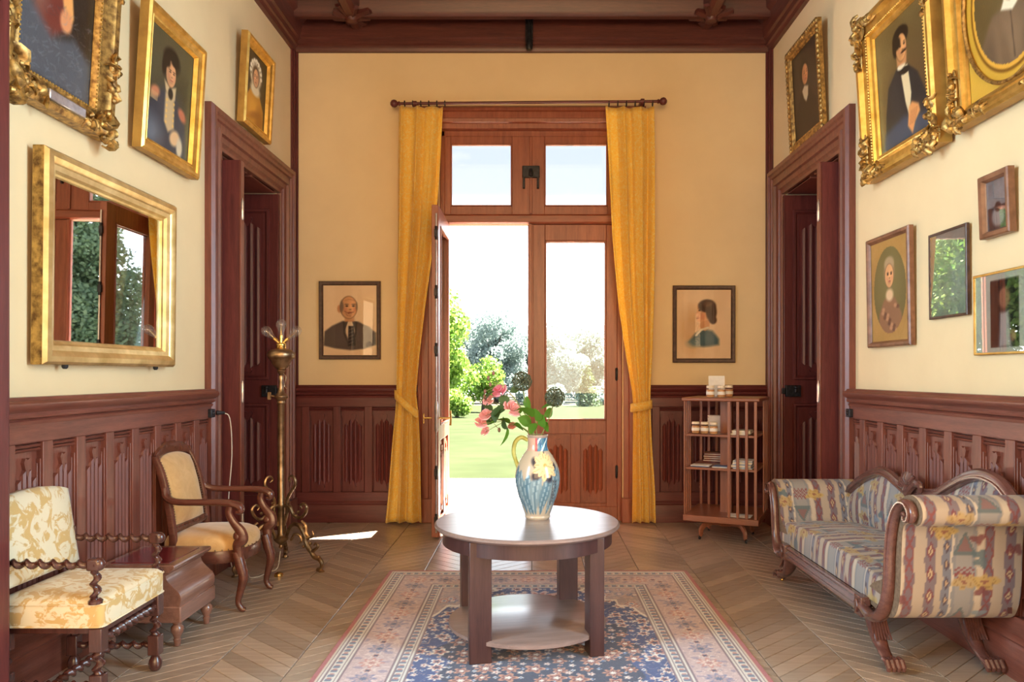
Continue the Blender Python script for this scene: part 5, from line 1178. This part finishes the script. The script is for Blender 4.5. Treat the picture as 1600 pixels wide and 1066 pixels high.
for s_ in (-1, 1):
    y = s_*.222
    m = MB(); sw(m, [(.225, y, .345), (.245, y, .27), (.262, y, .20), (.245, y, .12), (.232, y, .06), (.250, y, .022), (.272, y, .014)], [.030, .032, .028, .021, .017, .017, .013], 10, .9); m.build('leg', WOODC, ac)
    m = MB(); sw(m, [(-.17, s_*.19, .33), (-.20, s_*.195, .20), (-.235, s_*.20, .10), (-.285, s_*.205, .003)], [.024, .022, .019, .016], 8); m.build('leg', WOODC, ac)
    m = MB(); sw(m, [(-.145, s_*.212, .30), (-.140, s_*.215, .42), (-.155, s_*.217, .55), (-.185, s_*.217, .70), (-.215, s_*.212, .80), (-.255, s_*.205, .885)], [.026, .025, .024, .024, .024, .020], 8, .8); m.build('back_post', WOODC, ac)
    m = MB(); sw(m, [(-.185, s_*.225, .70), (-.165, s_*.240, .655), (-.11, s_*.252, .632), (0, s_*.255, .628), (.12, s_*.25, .628), (.20, s_*.245, .622), (.248, s_*.242, .602), (.252, s_*.242, .575), (.228, s_*.242, .572)], [.020, .021, .020, .019, .020, .023, .024, .020, .012], 9); m.build('arm', WOODC, ac)
    m = MB(); sw(m, [(.195, s_*.242, .605), (.188, s_*.242, .565), (.212, s_*.24, .515), (.252, s_*.238, .465), (.262, s_*.236, .42), (.235, s_*.232, .385), (.238, s_*.228, .34), (.235, s_*.225, .30)], [.020, .020, .022, .030, .034, .030, .026, .028], 9, .8, (1, 0, 0)); m.sphere((.238, s_*.236, .435), .03, .026, .03, 10, 8); m.build('arm_support', WOODC, ac)
m = MB(); P = [(-.245-.018*(1-(t/8)**2), t/8*.215, .872+.043*(1-abs(t/8)**2.5)) for t in range(-8, 9)]; m.tube(P, [.022+.016*(1-abs(t/8)**3) for t in range(-8, 9)], 8, .55, (0, 0, 1)); m.build('crest_rail', WOODC, ac)
m = MB(); m.tube([(-.142, -.21, .462), (-.142, .21, .462)], .024, 8, .6, (0, 0, 1)); m.build('lower_rail', WOODC, ac)
def backpad(w, z0, z1, xf, bulge, thick):
    nu, nv = 22, 26; u = np.linspace(-1, 1, nu); v = np.linspace(0, 1, nv); U, V = np.meshgrid(u, v); z = z0+(z1-z0)*V; top = 1-.09*np.abs(U)**2.5*V
    Z = z0+(z1-z0)*V*top; b = (1-U**4)*(1-(2*V-1)**6); X = np.interp(Z, [q[0] for q in xf], [q[1] for q in xf])
    a = gridmesh('p', X+bulge*b+.006, U*w, Z); n = nu*nv
    V1 = np.stack([(X+bulge*b+.004).ravel(), (U*w).ravel(), Z.ravel()], 1); V2 = np.stack([(X-thick+0*b).ravel(), (U*w).ravel(), Z.ravel()], 1)
    j, i = np.meshgrid(np.arange(nv-1), np.arange(nu-1), indexing='ij'); F = np.stack([j*nu+i, j*nu+i+1, (j+1)*nu+i+1, (j+1)*nu+i], -1).reshape(-1, 4)
    ring = [k for k in range(nu)] + [k*nu+nu-1 for k in range(1, nv)] + [(nv-1)*nu+k for k in range(nu-2, -1, -1)] + [k*nu for k in range(nv-2, 0, -1)]
    S = np.array([(ring[k], ring[k]+n, ring[(k+1) % len(ring)]+n, ring[(k+1) % len(ring)]) for k in range(len(ring))]); bpy.data.meshes.remove(a)
    return npmesh('pad', np.concatenate([V1, V2]), np.concatenate([F, F[:, ::-1]+n, S]))
XF = [(.40, -.142), (.55, -.155), (.70, -.185), (.80, -.213), (.90, -.258)]
link('back_pad', backpad(.188, .475, .885, XF, .028, .012), M['velvet'], ac)
m = MB()
for s_ in (-1, 1):
    for k in range(26): z = .49+.37*k/25; m.sphere((np.interp(z, [q[0] for q in XF], [q[1] for q in XF])+.012, s_*.187, z), .0042, n=5, m=4)
for k in range(34): q = SO[(k-17) % 40]; m.sphere((q[0]*1.01, q[1]*1.01, .351), .0042, n=5, m=4)
m.build('nail_trim', M['brass'], ac, kind='stuff')

# ------------------------------------------------------------------ barley twist armchair
M['ebony'] = wood('dark_turned_walnut', (0.045, 0.014, 0.012, 1), (0.10, 0.034, 0.026, 1), 'z', 0.25, 7, 0.5)
tc_ = thing('barley_twist_armchair', 'armchair with dark barley twist legs and cream damask beside the jamb', 'armchair', (-1.905, 3.165, 0))
E_ = M['ebony']
RR_ = rrect(.215, .25, .025)
m = MB(); loft(m, RR_, [(.985, .352), (1.0, .36), (1.0, .435), (.985, .452), (.93, .464), (.75, .474), (.4, .478), (.02, .479)]); m.build('seat', M['damask'], tc_)
m = MB(); m.box(-.20, .20, -.235, .235, .325, .356); m.build('seat_frame', E_, tc_, bevel=.004)
m = MB()
for z in (.358, .445): m.tube([(x*1.006, y*1.006, z) for x, y in RR_]+[(RR_[0][0]*1.006, RR_[0][1]*1.006, z)], .004, 6)
m.build('piping', M['damask'], tc_)
XT = [(.45, -.20), (.90, -.262)]
link('backrest', backpad(.235, .50, .862, [(.45, -.165), (.90, -.235)], .03, .035), M['damask'], tc_)
for s_ in (-1, 1):
    y = s_*.222; x = .185
    m = MB(); m.box(x-.026, x+.026, y-.026, y+.026, .255, .35); twist(m, (x, y, .16), (x, y, .26), .025, .05); m.box(x-.025, x+.025, y-.025, y+.025, .075, .165); m.lathe([(.012, .075), (.018, .068), (.027, .05), (.03, .035), (.026, .015), (.016, .001)], 14, (x, y, 0)); m.build('leg', E_, tc_, bevel=.004)
    x = -.185; m = MB(); m.box(x-.024, x+.024, y-.024, y+.024, .255, .35); twist(m, (x, y, .16), (x, y, .26), .023, .05); m.box(x-.024, x+.024, y-.024, y+.024, .075, .165); m.lathe([(.012, .075), (.018, .068), (.026, .05), (.029, .035), (.025, .015), (.016, .001)], 14, (x, y, 0)); m.build('leg', E_, tc_, bevel=.004)
    m = MB(); twist(m, (-.185, y, .35), (-.205, y, .52), .022, .05); m.box(-.225, -.185, y-.02, y+.02, .50, .66); m.build('back_post', E_, tc_, bevel=.004)
    m = MB(); twist(m, (-.20, s_*.238, .605), (.17, s_*.238, .600), .021, .052); m.build('arm', E_, tc_)
    m = MB(); m.box(.155, .205, s_*.238-.022, s_*.238+.022, .578, .626); m.sphere((.195, s_*.238, .602), .026, .024, .027, 10, 8); m.build('arm_end', E_, tc_, bevel=.008)
    m = MB(); twist(m, (.183, s_*.238, .452), (.183, s_*.238, .585), .022, .05); m.lathe([(.027, 0), (.027, .012), (.02, .018)], 12, (.183, s_*.238, .448)); m.build('arm_support', E_, tc_)
    m = MB(); twist(m, (-.17, y, .118), (.17, y, .118), .020, .05); m.build('side_stretcher', E_, tc_)
m = MB(); twist(m, (.188, -.21, .295), (.188, .21, .295), .023, .046); m.build('front_stretcher', E_, tc_)
m = MB(); twist(m, (.0, -.205, .118), (.0, .205, .118), .021, .05); m.build('cross_stretcher', E_, tc_)

# ------------------------------------------------------------------ commode step
M['stepwood'] = wood('commode_mahogany', (0.17, 0.075, 0.05, 1), (0.28, 0.13, 0.09, 1), 'y', 0.22, 6, 0.6)
cs = thing('step_commode', 'low mahogany step commode with burgundy leather top between the two armchairs', 'commode', (-1.93, 3.855, 0))
prof_ = spline([(-.20, .372), (.115, .372), (.120, .355), (.130, .33), (.158, .30), (.188, .27), (.196, .24), (.190, .205)], 5) + [(.19, .20), (-.20, .20)]
MB().prism(prof_, lambda u, v, t: (u, t, v), -.195, .195).build('body', M['stepwood'], cs)
MB().box(-.20, .198, -.20, .20, .125, .205).build('plinth', M['stepwood'], cs, bevel=.006)
m = MB(); p = [(-.20, .372), (.14, .372), (.155, .382), (.168, .392), (.172, .402), (.168, .412), (-.20, .412)]
m.prism(p, lambda u, v, t: (u, t, v), -.21, .21); m.build('top', M['stepwood'], cs, bevel=.003)
MB().box(-.165, .125, -.165, .165, .4095, .4145).build('leather', M['leather'], cs, bevel=.001)
for x in (-.16, .165):
    for y in (-.165, .165): MB().lathe([(.010, .001), (.014, .004), (.018, .03), (.020, .036), (.015, .042), (.022, .058), (.031, .08), (.030, .098), (.018, .112), (.024, .118), (.024, .128)], 14, (x, y, 0)).build('foot', M['stepwood'], cs)

# ------------------------------------------------------------------ sofa
def kilim(S, T):
    """tapestry pattern, S across the stripes and T along them, metres"""
    P = .345; x = (S % P); C = np.ones(S.shape+(3,))*np.array([186, 164, 132.])
    def lay(mk, col, al=1.0): C[:] = C+(np.array(col, float)-C)*(np.clip(mk, 0, 1)*al)[..., None]
    wob = .004*np.sin(T*40)
    band = lambda a, b: ((x+wob > a) & (x+wob < b)).astype(float)
    lay(band(.03, .075), (128, 110, 112)); lay(band(.105, .14), (122, 124, 132)); lay(band(.15, .25), (140, 140, 136)); lay(band(.165, .235), (156, 150, 138)); lay(band(.285, .325), (124, 102, 106)); lay(band(.14, .15), (208, 190, 158)); lay(band(.255, .28), (204, 184, 150))
    t = T % .10; d1 = np.abs(x-.0525)/.020+np.abs(t-.05)/.042; lay((d1 < 1).astype(float), (140, 62, 60), .85); lay((d1 < .55).astype(float), (206, 176, 120)); lay((d1 < .25).astype(float), (120, 70, 64))
    d2 = np.abs(x-.1225)/.014+np.abs(((T+.03) % .08)-.04)/.03; lay((d2 < 1).astype(float), (92, 70, 72), .85); lay((d2 < .5).astype(float), (200, 160, 110))
    z = ((T*1.0) % .34); zz = np.abs(((x-.15) % .025)-.0125)*1.4
    for k in range(3): lay(((np.abs(z-.08-.022*k-zz) < .006) & (x > .155) & (x < .245)).astype(float), (150, 66, 62), .9)
    st = np.floor((x-.15)/.0125); lay(((z > .19) & (z < .30) & (np.abs(x-.20) < (.30-z)*.5)).astype(float), (96, 112, 108), .85); lay(((z > .21) & (z < .28) & (np.abs(x-.20) < (.28-z)*.45)).astype(float), (160, 96, 84), .7)
    d3 = np.abs(np.abs(x-.305)-np.abs((T % .09)-.045)*.5); lay(((d3 < .005) & (x > .285) & (x < .325)).astype(float), (150, 70, 60), .9)
    rg = np.random.default_rng(8)
    for k in range(5):
        for a in range(-1, 14):
            for b in range(-1, 6):
                r_ = np.random.default_rng(k*971+a*31+b*7+100); px, py = a*P+r_.random()*P, b*.26+r_.random()*.26
                if px < S.min()-.1 or px > S.max()+.1 or py < T.min()-.1 or py > T.max()+.1: continue
                if k < 2:
                    th = np.arctan2(T-py, S-px); d = np.hypot((S-px)/(.050+.02*r_.random()), (T-py)/.034); pet = d/(1+.22*np.cos(th*5+r_.random()*6)+.1*np.cos(th*9))
                    lay(np.clip((1-pet)*6, 0, 1), (206, 164, 70) if k == 0 else (196, 160, 88), .9); lay(((np.abs(pet-.62) < .05)).astype(float), (150, 112, 44), .6); lay((pet < .22).astype(float), (150, 80, 60), .8)
                elif r_.random() < .6:
                    d = np.hypot((S-px)/.034, (T-py)/.022)/(1+.3*np.cos(np.arctan2(T-py, S-px)*3+r_.random()*6)); lay(np.clip((1-d)*5, 0, 1), ((86, 112, 116), (126, 150, 160), (132, 64, 58))[k-2], .8)
    g = C.mean(-1, keepdims=True); C = (g+(C-g)*.72)*.97+np.array([0, 0, 5.]); return np.clip(C, 0, 255)
SL = (1.85, 4.0)
M['braid'] = speck('sofa_braid', (.16, .10, .06, 1), (.24, .16, .10, 1), .8, 60)
sofa = thing('scroll_end_sofa', 'tapestry covered sofa with scrolled ends, shell crest and paw feet', 'sofa', (SL[0], SL[1], 0))
TM = Matrix.Translation((-SL[0], -SL[1], 0))
M['sofawood'] = wood('sofa_mahogany', (0.085, 0.033, 0.027, 1), (0.165, 0.068, 0.054, 1), 'y', 0.22, 7, 0.5)
SW = M['sofawood']
def smb(): q = MB(); q.M = TM; return q
XFt = 1.588
m = smb(); m.prism([(0, .20), (.02, .20), (.026, .21), (.02, .22), (.016, .225), (.03, .24), (.016, .258), (.02, .264), (.026, .272), (.02, .28), (0, .282)], lambda u, v, t: (XFt-u+.005, t, v), 3.52, 4.70); m.build('front_rail', SW, sofa)
m = smb(); m.box(1.62, 2.10, 3.50, 4.74, .20, .28); m.build('seat_frame', SW, sofa, bevel=.006)
NEAR = [(3.60, .255), (3.49, .225), (3.395, .245), (3.33, .32), (3.30, .43), (3.29, .55), (3.272, .66), (3.235, .745), (3.182, .798), (3.125, .806), (3.090, .775), (3.100, .738), (3.128, .738), (3.132, .760)]
FAR = [(4.63, .25), (4.72, .205), (4.78, .225), (4.825, .29), (4.842, .37), (4.85, .45), (4.868, .53), (4.895, .59), (4.935, .622), (4.972, .612), (4.985, .582), (4.968, .560), (4.950, .572)]
for P_ in (NEAR, FAR):
    m = smb(); sw(m, [(XFt-.008, y, z) for y, z in P_], [.026, .034, .036, .032, .027, .024, .023, .022, .022, .021, .019, .016, .013, .010], 10, .75, (1, 0, 0)); k = 0
    q = smb(); m.build('scroll_post', SW, sofa)
    m = smb(); sw(m, [(XFt-.032, y, z) for y, z in P_], .006, 6); m.sphere((XFt-.028, P_[-1][0], P_[-1][1]), .013, n=8, m=6); m.build('post_bead', SW, sofa)
for y in (3.575, 4.655):
    m = smb(); m.box(XFt-.030, XFt+.02, y-.038, y+.038, .192, .288); m.prism([(-.02, .24), (0, .275), (.02, .24), (0, .205)], lambda u, v, t: (t, y+u, v), XFt-.040, XFt-.028); m.build('corner_block', SW, sofa, bevel=.005)
def arm(sec, t0, label=None):
    P = np.array(spline(sec+[sec[0]], 7)); L = np.concatenate([[0], np.cumsum(np.hypot(*np.diff(P, axis=0).T))]); nx = 84; xs = np.linspace(1.600, 2.126, nx)
    n2 = 210; ll = np.linspace(0, L[-1], n2); py, pz = np.interp(ll, L, P[:, 0]), np.interp(ll, L, P[:, 1])
    Xg, Lg = np.meshgrid(xs, ll); Yg = np.repeat(py[:, None], nx, 1); Zg = np.repeat(pz[:, None], nx, 1); o = link('end_cover', gridmesh('end_cover', Xg-SL[0], Yg-SL[1], Zg, kilim(Xg+t0, Lg)), M['kilim'], sofa)
    for xa, xb in ((1.5995, 1.601), (2.1245, 2.1255)): m = smb(); m.prism([(a, b) for a, b in zip(py[:-1:3], pz[:-1:3])], lambda u, v, t: (t, u, v), xa, xb); m.build('end_cap', M['braid'], sofa)
arm([(3.52, .262), (3.40, .250), (3.30, .272), (3.255, .34), (3.238, .43), (3.232, .55), (3.226, .64), (3.212, .695), (3.165, .718), (3.105, .715), (3.062, .74), (3.055, .785), (3.085, .822), (3.14, .838), (3.20, .825), (3.26, .78), (3.305, .70), (3.335, .60), (3.355, .50), (3.395, .42), (3.50, .37), (3.56, .31)], .05)
arm([(4.70, .24), (4.77, .225), (4.83, .26), (4.87, .34), (4.885, .43), (4.90, .50), (4.93, .535), (4.985, .545), (5.01, .58), (5.00, .625), (4.955, .652), (4.90, .642), (4.86, .60), (4.83, .53), (4.815, .46), (4.79, .41), (4.70, .36), (4.66, .30)], .18)
def seat():
    ny, nx = 190, 90; yy = np.linspace(3.37, 4.82, ny); s_ = np.linspace(0, 1, nx); Yg, Sg = np.meshgrid(yy, s_); Lx = .62
    d = Sg*Lx; front = .11; Xg = np.where(d < front, 1.598+.025*(d/front)**2, 1.623+(d-front)*.90); dome = .05*np.sin(np.clip((Yg-3.37)/1.45, 0, 1)*PI)**.6
    top = .385+dome; Zg = np.where(d < front, .283+(top-.283)*np.sin(np.clip(d/front, 0, 1)*PI/2)**.8, top+.012*np.sin((d-front)/(Lx-front)*PI))
    link('seat', gridmesh('seat', Xg-SL[0], Yg-SL[1], Zg, kilim(Yg*1.0, d)), M['kilim'], sofa)
seat()
CR = spline([(4.84, .60), (4.72, .665), (4.58, .725), (4.42, .772), (4.30, .768), (4.18, .735), (4.08, .71), (3.98, .715), (3.88, .722), (3.78, .745), (3.66, .805), (3.52, .865), (3.40, .888), (3.28, .87), (3.19, .81), (3.14, .74)], 6)
def back():
    nz, ny = 70, 190; yy = np.linspace(3.26, 4.83, ny); cz = np.interp(yy, [p[0] for p in CR][::-1], [p[1] for p in CR][::-1])-.02; v = np.linspace(0, 1, nz); Yg, Vg = np.meshgrid(yy, v); Zg = .36+(cz[None, :]-.36)*Vg
    Xg = 2.075-.035*np.sin(Vg*PI)**.6+.02*(1-Vg)*0; link('back_cover', gridmesh('back_cover', Xg-SL[0], Yg-SL[1], Zg, kilim(Yg+.1, Zg), flip=True), M['kilim'], sofa)
    m = smb(); n = len(yy[::5]); poly = [(a, .30) for a in (4.83, 3.26)] + [(a, b) for a, b in zip(yy[::5], cz[::5])]
    m.prism(poly, lambda u, v, t: (t, u, v), 2.08, 2.10); m.build('back_board', SW, sofa)
back()
m = smb(); m.tube([(2.062, y, z) for y, z in CR], .030, 8, .85, (0, 0, 1)); m.tube([(2.038, y, z-.012) for y, z in CR], .008, 6); m.build('crest_rail', SW, sofa)
m = smb()
for k in range(9):
    a = math.radians(20+17*k); d = Vector((0, math.cos(a), math.sin(a))); c = Vector((2.035, 4.03, .715)); m.tube([tuple(c+d*.02), tuple(c+d*.07+Vector((-.012, 0, 0))), tuple(c+d*.105)], [.006, .014, .010], 7)
m.sphere((2.03, 4.03, .725), .03, .03, .03, 10, 8); sw(m, [(2.025, 4.03, .70), (2.02, 3.97, .745), (2.02, 3.92, .775), (2.02, 3.88, .765), (2.02, 3.885, .735), (2.02, 3.905, .74)], [.020, .022, .020, .017, .013, .008], 8)
for k in range(8): a = k*PI/4; m.sphere((2.015, 4.03+.02*math.cos(a), .725+.02*math.sin(a)), .009, n=6, m=5)
m.build('shell_ornament', SW, sofa)
def paw(xl, y0, s_):
    m = smb(); ctr = [(xl, y0, .235), (xl, y0-s_*.02, .18), (xl, y0-s_*.055, .12), (xl, y0-s_*.105, .075), (xl-.005, y0-s_*.155, .055), (xl-.008, y0-s_*.185, .045)]
    sw(m, ctr, [.042, .044, .038, .029, .027, .026], 12, .85); yb = y0-s_*.20
    for k in range(4):
        x = xl-.033+.022*k; m.tube([(x, yb+s_*.02, .058), (x, yb-s_*.015, .056), (x, yb-s_*.034, .034), (x, yb-s_*.03, .02)], [.011, .014, .013, .009], 8)
    m.sphere((xl, yb+s_*.012, .04), .034, .03, .026, 10, 8)
    for k in range(7):      # feathered knee
        x = xl-.036+.012*k; sw(m, [(x, y0-s_*.045+.0, .215), (x, y0-s_*.072, .16), (x+.002*(k-3), y0-s_*.105, .115)], [.005, .008, .004], 6)
    l = m.build('leg', SW, sofa); q = smb(); q.sphere((xl, yb+s_*.01, .011), .011, n=8, m=6); q.build('caster', M['brass_bright'], l)
for x in (1.625, 2.07):
    paw(x, 3.56, 1); paw(x, 4.665, -1)
m = smb()
for P_ in (NEAR, FAR):
    for i_, (y, z) in enumerate(spline(P_, 9)):
        if i_ > 8: s_ = -1 if P_ is NEAR else 1; m.sphere((XFt+.018, y+s_*.012, z), .004, n=5, m=4)
m.build('nail_trim', M['brass'], sofa, kind='stuff')

# ------------------------------------------------------------------ revolving bookcase
BC, BR = (1.605, 6.165), math.radians(-24.7)
M['bookwood'] = wood('bookcase_mahogany', (0.20, 0.070, 0.035, 1), (0.34, 0.125, 0.065, 1), 'x', 0.34, 6, 0.2)
M['bookwood_z'] = wood('bookcase_slats', (0.20, 0.070, 0.035, 1), (0.34, 0.125, 0.065, 1), 'z', 0.34, 6, 0.2)
bk = thing('revolving_bookcase', 'square revolving mahogany bookcase with slatted sides on a four footed base', 'bookcase', (BC[0], BC[1], 0), BR)
BW = M['bookwood']
MB().box(-.305, .305, -.305, .305, 1.135, 1.162).build('top', BW, bk, bevel=.008)
MB().box(-.297, .297, -.297, .297, .165, .215).build('bottom_tray', BW, bk, bevel=.006)
for z in (.60, .868): MB().box(-.279, .279, -.279, .279, z-.018, z).build('shelf', BW, bk, bevel=.003)
MB().box(-.045, .045, -.045, .045, .215, 1.135).build('core', M['bookwood_z'], bk)
for k in range(4):
    R_ = Matrix.Rotation(k*PI/2, 4, 'Z')
    for j in range(4):
        m = MB(); m.M = R_; x = .272-.068*j; m.box(x-.011, x+.011, -.293, -.280, .215, 1.135); m.build('slat', M['bookwood_z'], bk, bevel=.002)
    m = MB(); m.M = R_ @ Matrix.Rotation(PI/4, 4, 'Z'); sw(m, [(.03, 0, .12), (.12, 0, .135), (.20, 0, .125), (.245, 0, .085), (.25, 0, .045), (.26, 0, .03)], [.030, .028, .026, .024, .02, .018], 8, .7); m.build('foot', BW, bk)
    m = MB(); m.M = R_ @ Matrix.Rotation(PI/4, 4, 'Z'); m.sphere((.26, 0, .014), .014, .008, .014, 8, 6); m.build('caster', M['iron'], bk)
MB().lathe([(.07, .10), (.08, .115), (.06, .13), (.05, .166)], 20).build('pivot', BW, bk)
def jar(label, px, Y, z, r_=.033, h=.095):
    x = (px-833)*Y/1162; j = thing('jam_jar', label, 'jar', (x, Y, z+.0015), 0, 'jam jars on the revolving bookcase')
    MB().lathe([(r_*.9, 0), (r_, .006), (r_, h*.68), (r_*.84, h*.76), (r_*.82, h*.80)], 18).build('glass', M['jarglass'], j)
    MB().lathe([(r_*.86, .003), (r_*.94, .008), (r_*.94, h*.66), (r_*.3, h*.67)], 18).build('filling', M['jam'], j)
    MB().lathe([(r_*.9, h*.79), (r_*.97, h*.80), (r_*.97, h*.97), (r_*.9, h), (.001, h)], 18, caps=False).build('lid', M['lidcloth'], j)
    MB().lathe([(r_*1.012, h*.24), (r_*1.012, h*.50)], 18, caps=False).build('label_band', M['paper'], j)
    return j
jar('jam jar on the bookcase top at the window end of the three', 1110, 5.985, 1.162); jar('jam jar on the bookcase top in the middle of the three', 1127, 5.97, 1.162); jar('jam jar on the bookcase top standing behind the other two', 1139, 6.14, 1.162)
jar('jam jar on the upper bookcase shelf nearest the curtain', 1087, 6.06, .868); jar('jam jar on the upper bookcase shelf between two others', 1101, 6.02, .868); jar('jam jar on the upper bookcase shelf nearest the slats', 1115, 5.98, .868)
cdx = thing('white_card', 'white card propped up behind the jars on the bookcase top', 'card', ((1120-833)*6.13/1162, 6.13, 1.1635), BR*.4); m = MB(); m.M = Matrix.Rotation(math.radians(-8), 4, 'X'); m.box(-.065, .065, -.001, .001, .003, .175); m.build('sheet', M['paper'], cdx, smooth=0); m = MB(); m.M = Matrix.Rotation(math.radians(22), 4, 'X'); m.box(-.03, .03, .02, .0215, .002, .10); m.build('strut', M['paper'], cdx, smooth=0)
def papers(label, lx, ly, z, w, d, n, mats, rot=0, name='leaflet_stack', cat='leaflets'):
    c, s_ = math.cos(BR), math.sin(BR); r = thing(name, label, cat, (BC[0]+lx*c-ly*s_, BC[1]+lx*s_+ly*c, z+.001), BR+rot, 'papers in the revolving bookcase'); rr = random.Random(n*7+int(lx*100))
    for k in range(n): t = .006; q = MB(); dx, dy = rr.uniform(-.008, .008), rr.uniform(-.008, .008); q.box(-w/2+dx, w/2+dx, -d/2+dy, d/2+dy, k*t+.0005, k*t+t-.0005); q.build('sheet', M[mats[k % len(mats)]], r, smooth=0)
papers('stack of white leaflets on the upper bookcase shelf behind the slats', .15, -.17, .868, .14, .17, 6, ['paper', 'lidcloth'])
papers('white box of cards behind the jars on the upper bookcase shelf', -.10, .0+.13, .868, .14, .10, 22, ['paper'], 0, 'card_box', 'box')
papers('blue leaflets lying flat on the middle bookcase shelf', -.17, -.18, .60, .15, .12, 2, ['bluepaper', 'paper'])
papers('thin blue leaflet beside the slats on the middle bookcase shelf', -.01, -.19, .60, .12, .11, 2, ['paper', 'bluepaper'])
papers('tall stack of leaflets on the middle bookcase shelf', .16, -.16, .60, .15, .18, 11, ['paper', 'bluepaper', 'paper', 'lidcloth'])
papers('white booklets at the back of the middle bookcase shelf', -.13, .16, .60, .16, .12, 14, ['leather', 'brownframe', 'paper'])
papers('loose white sheet on the bottom tray of the bookcase', .13, -.18, .215, .18, .13, 1, ['paper'])
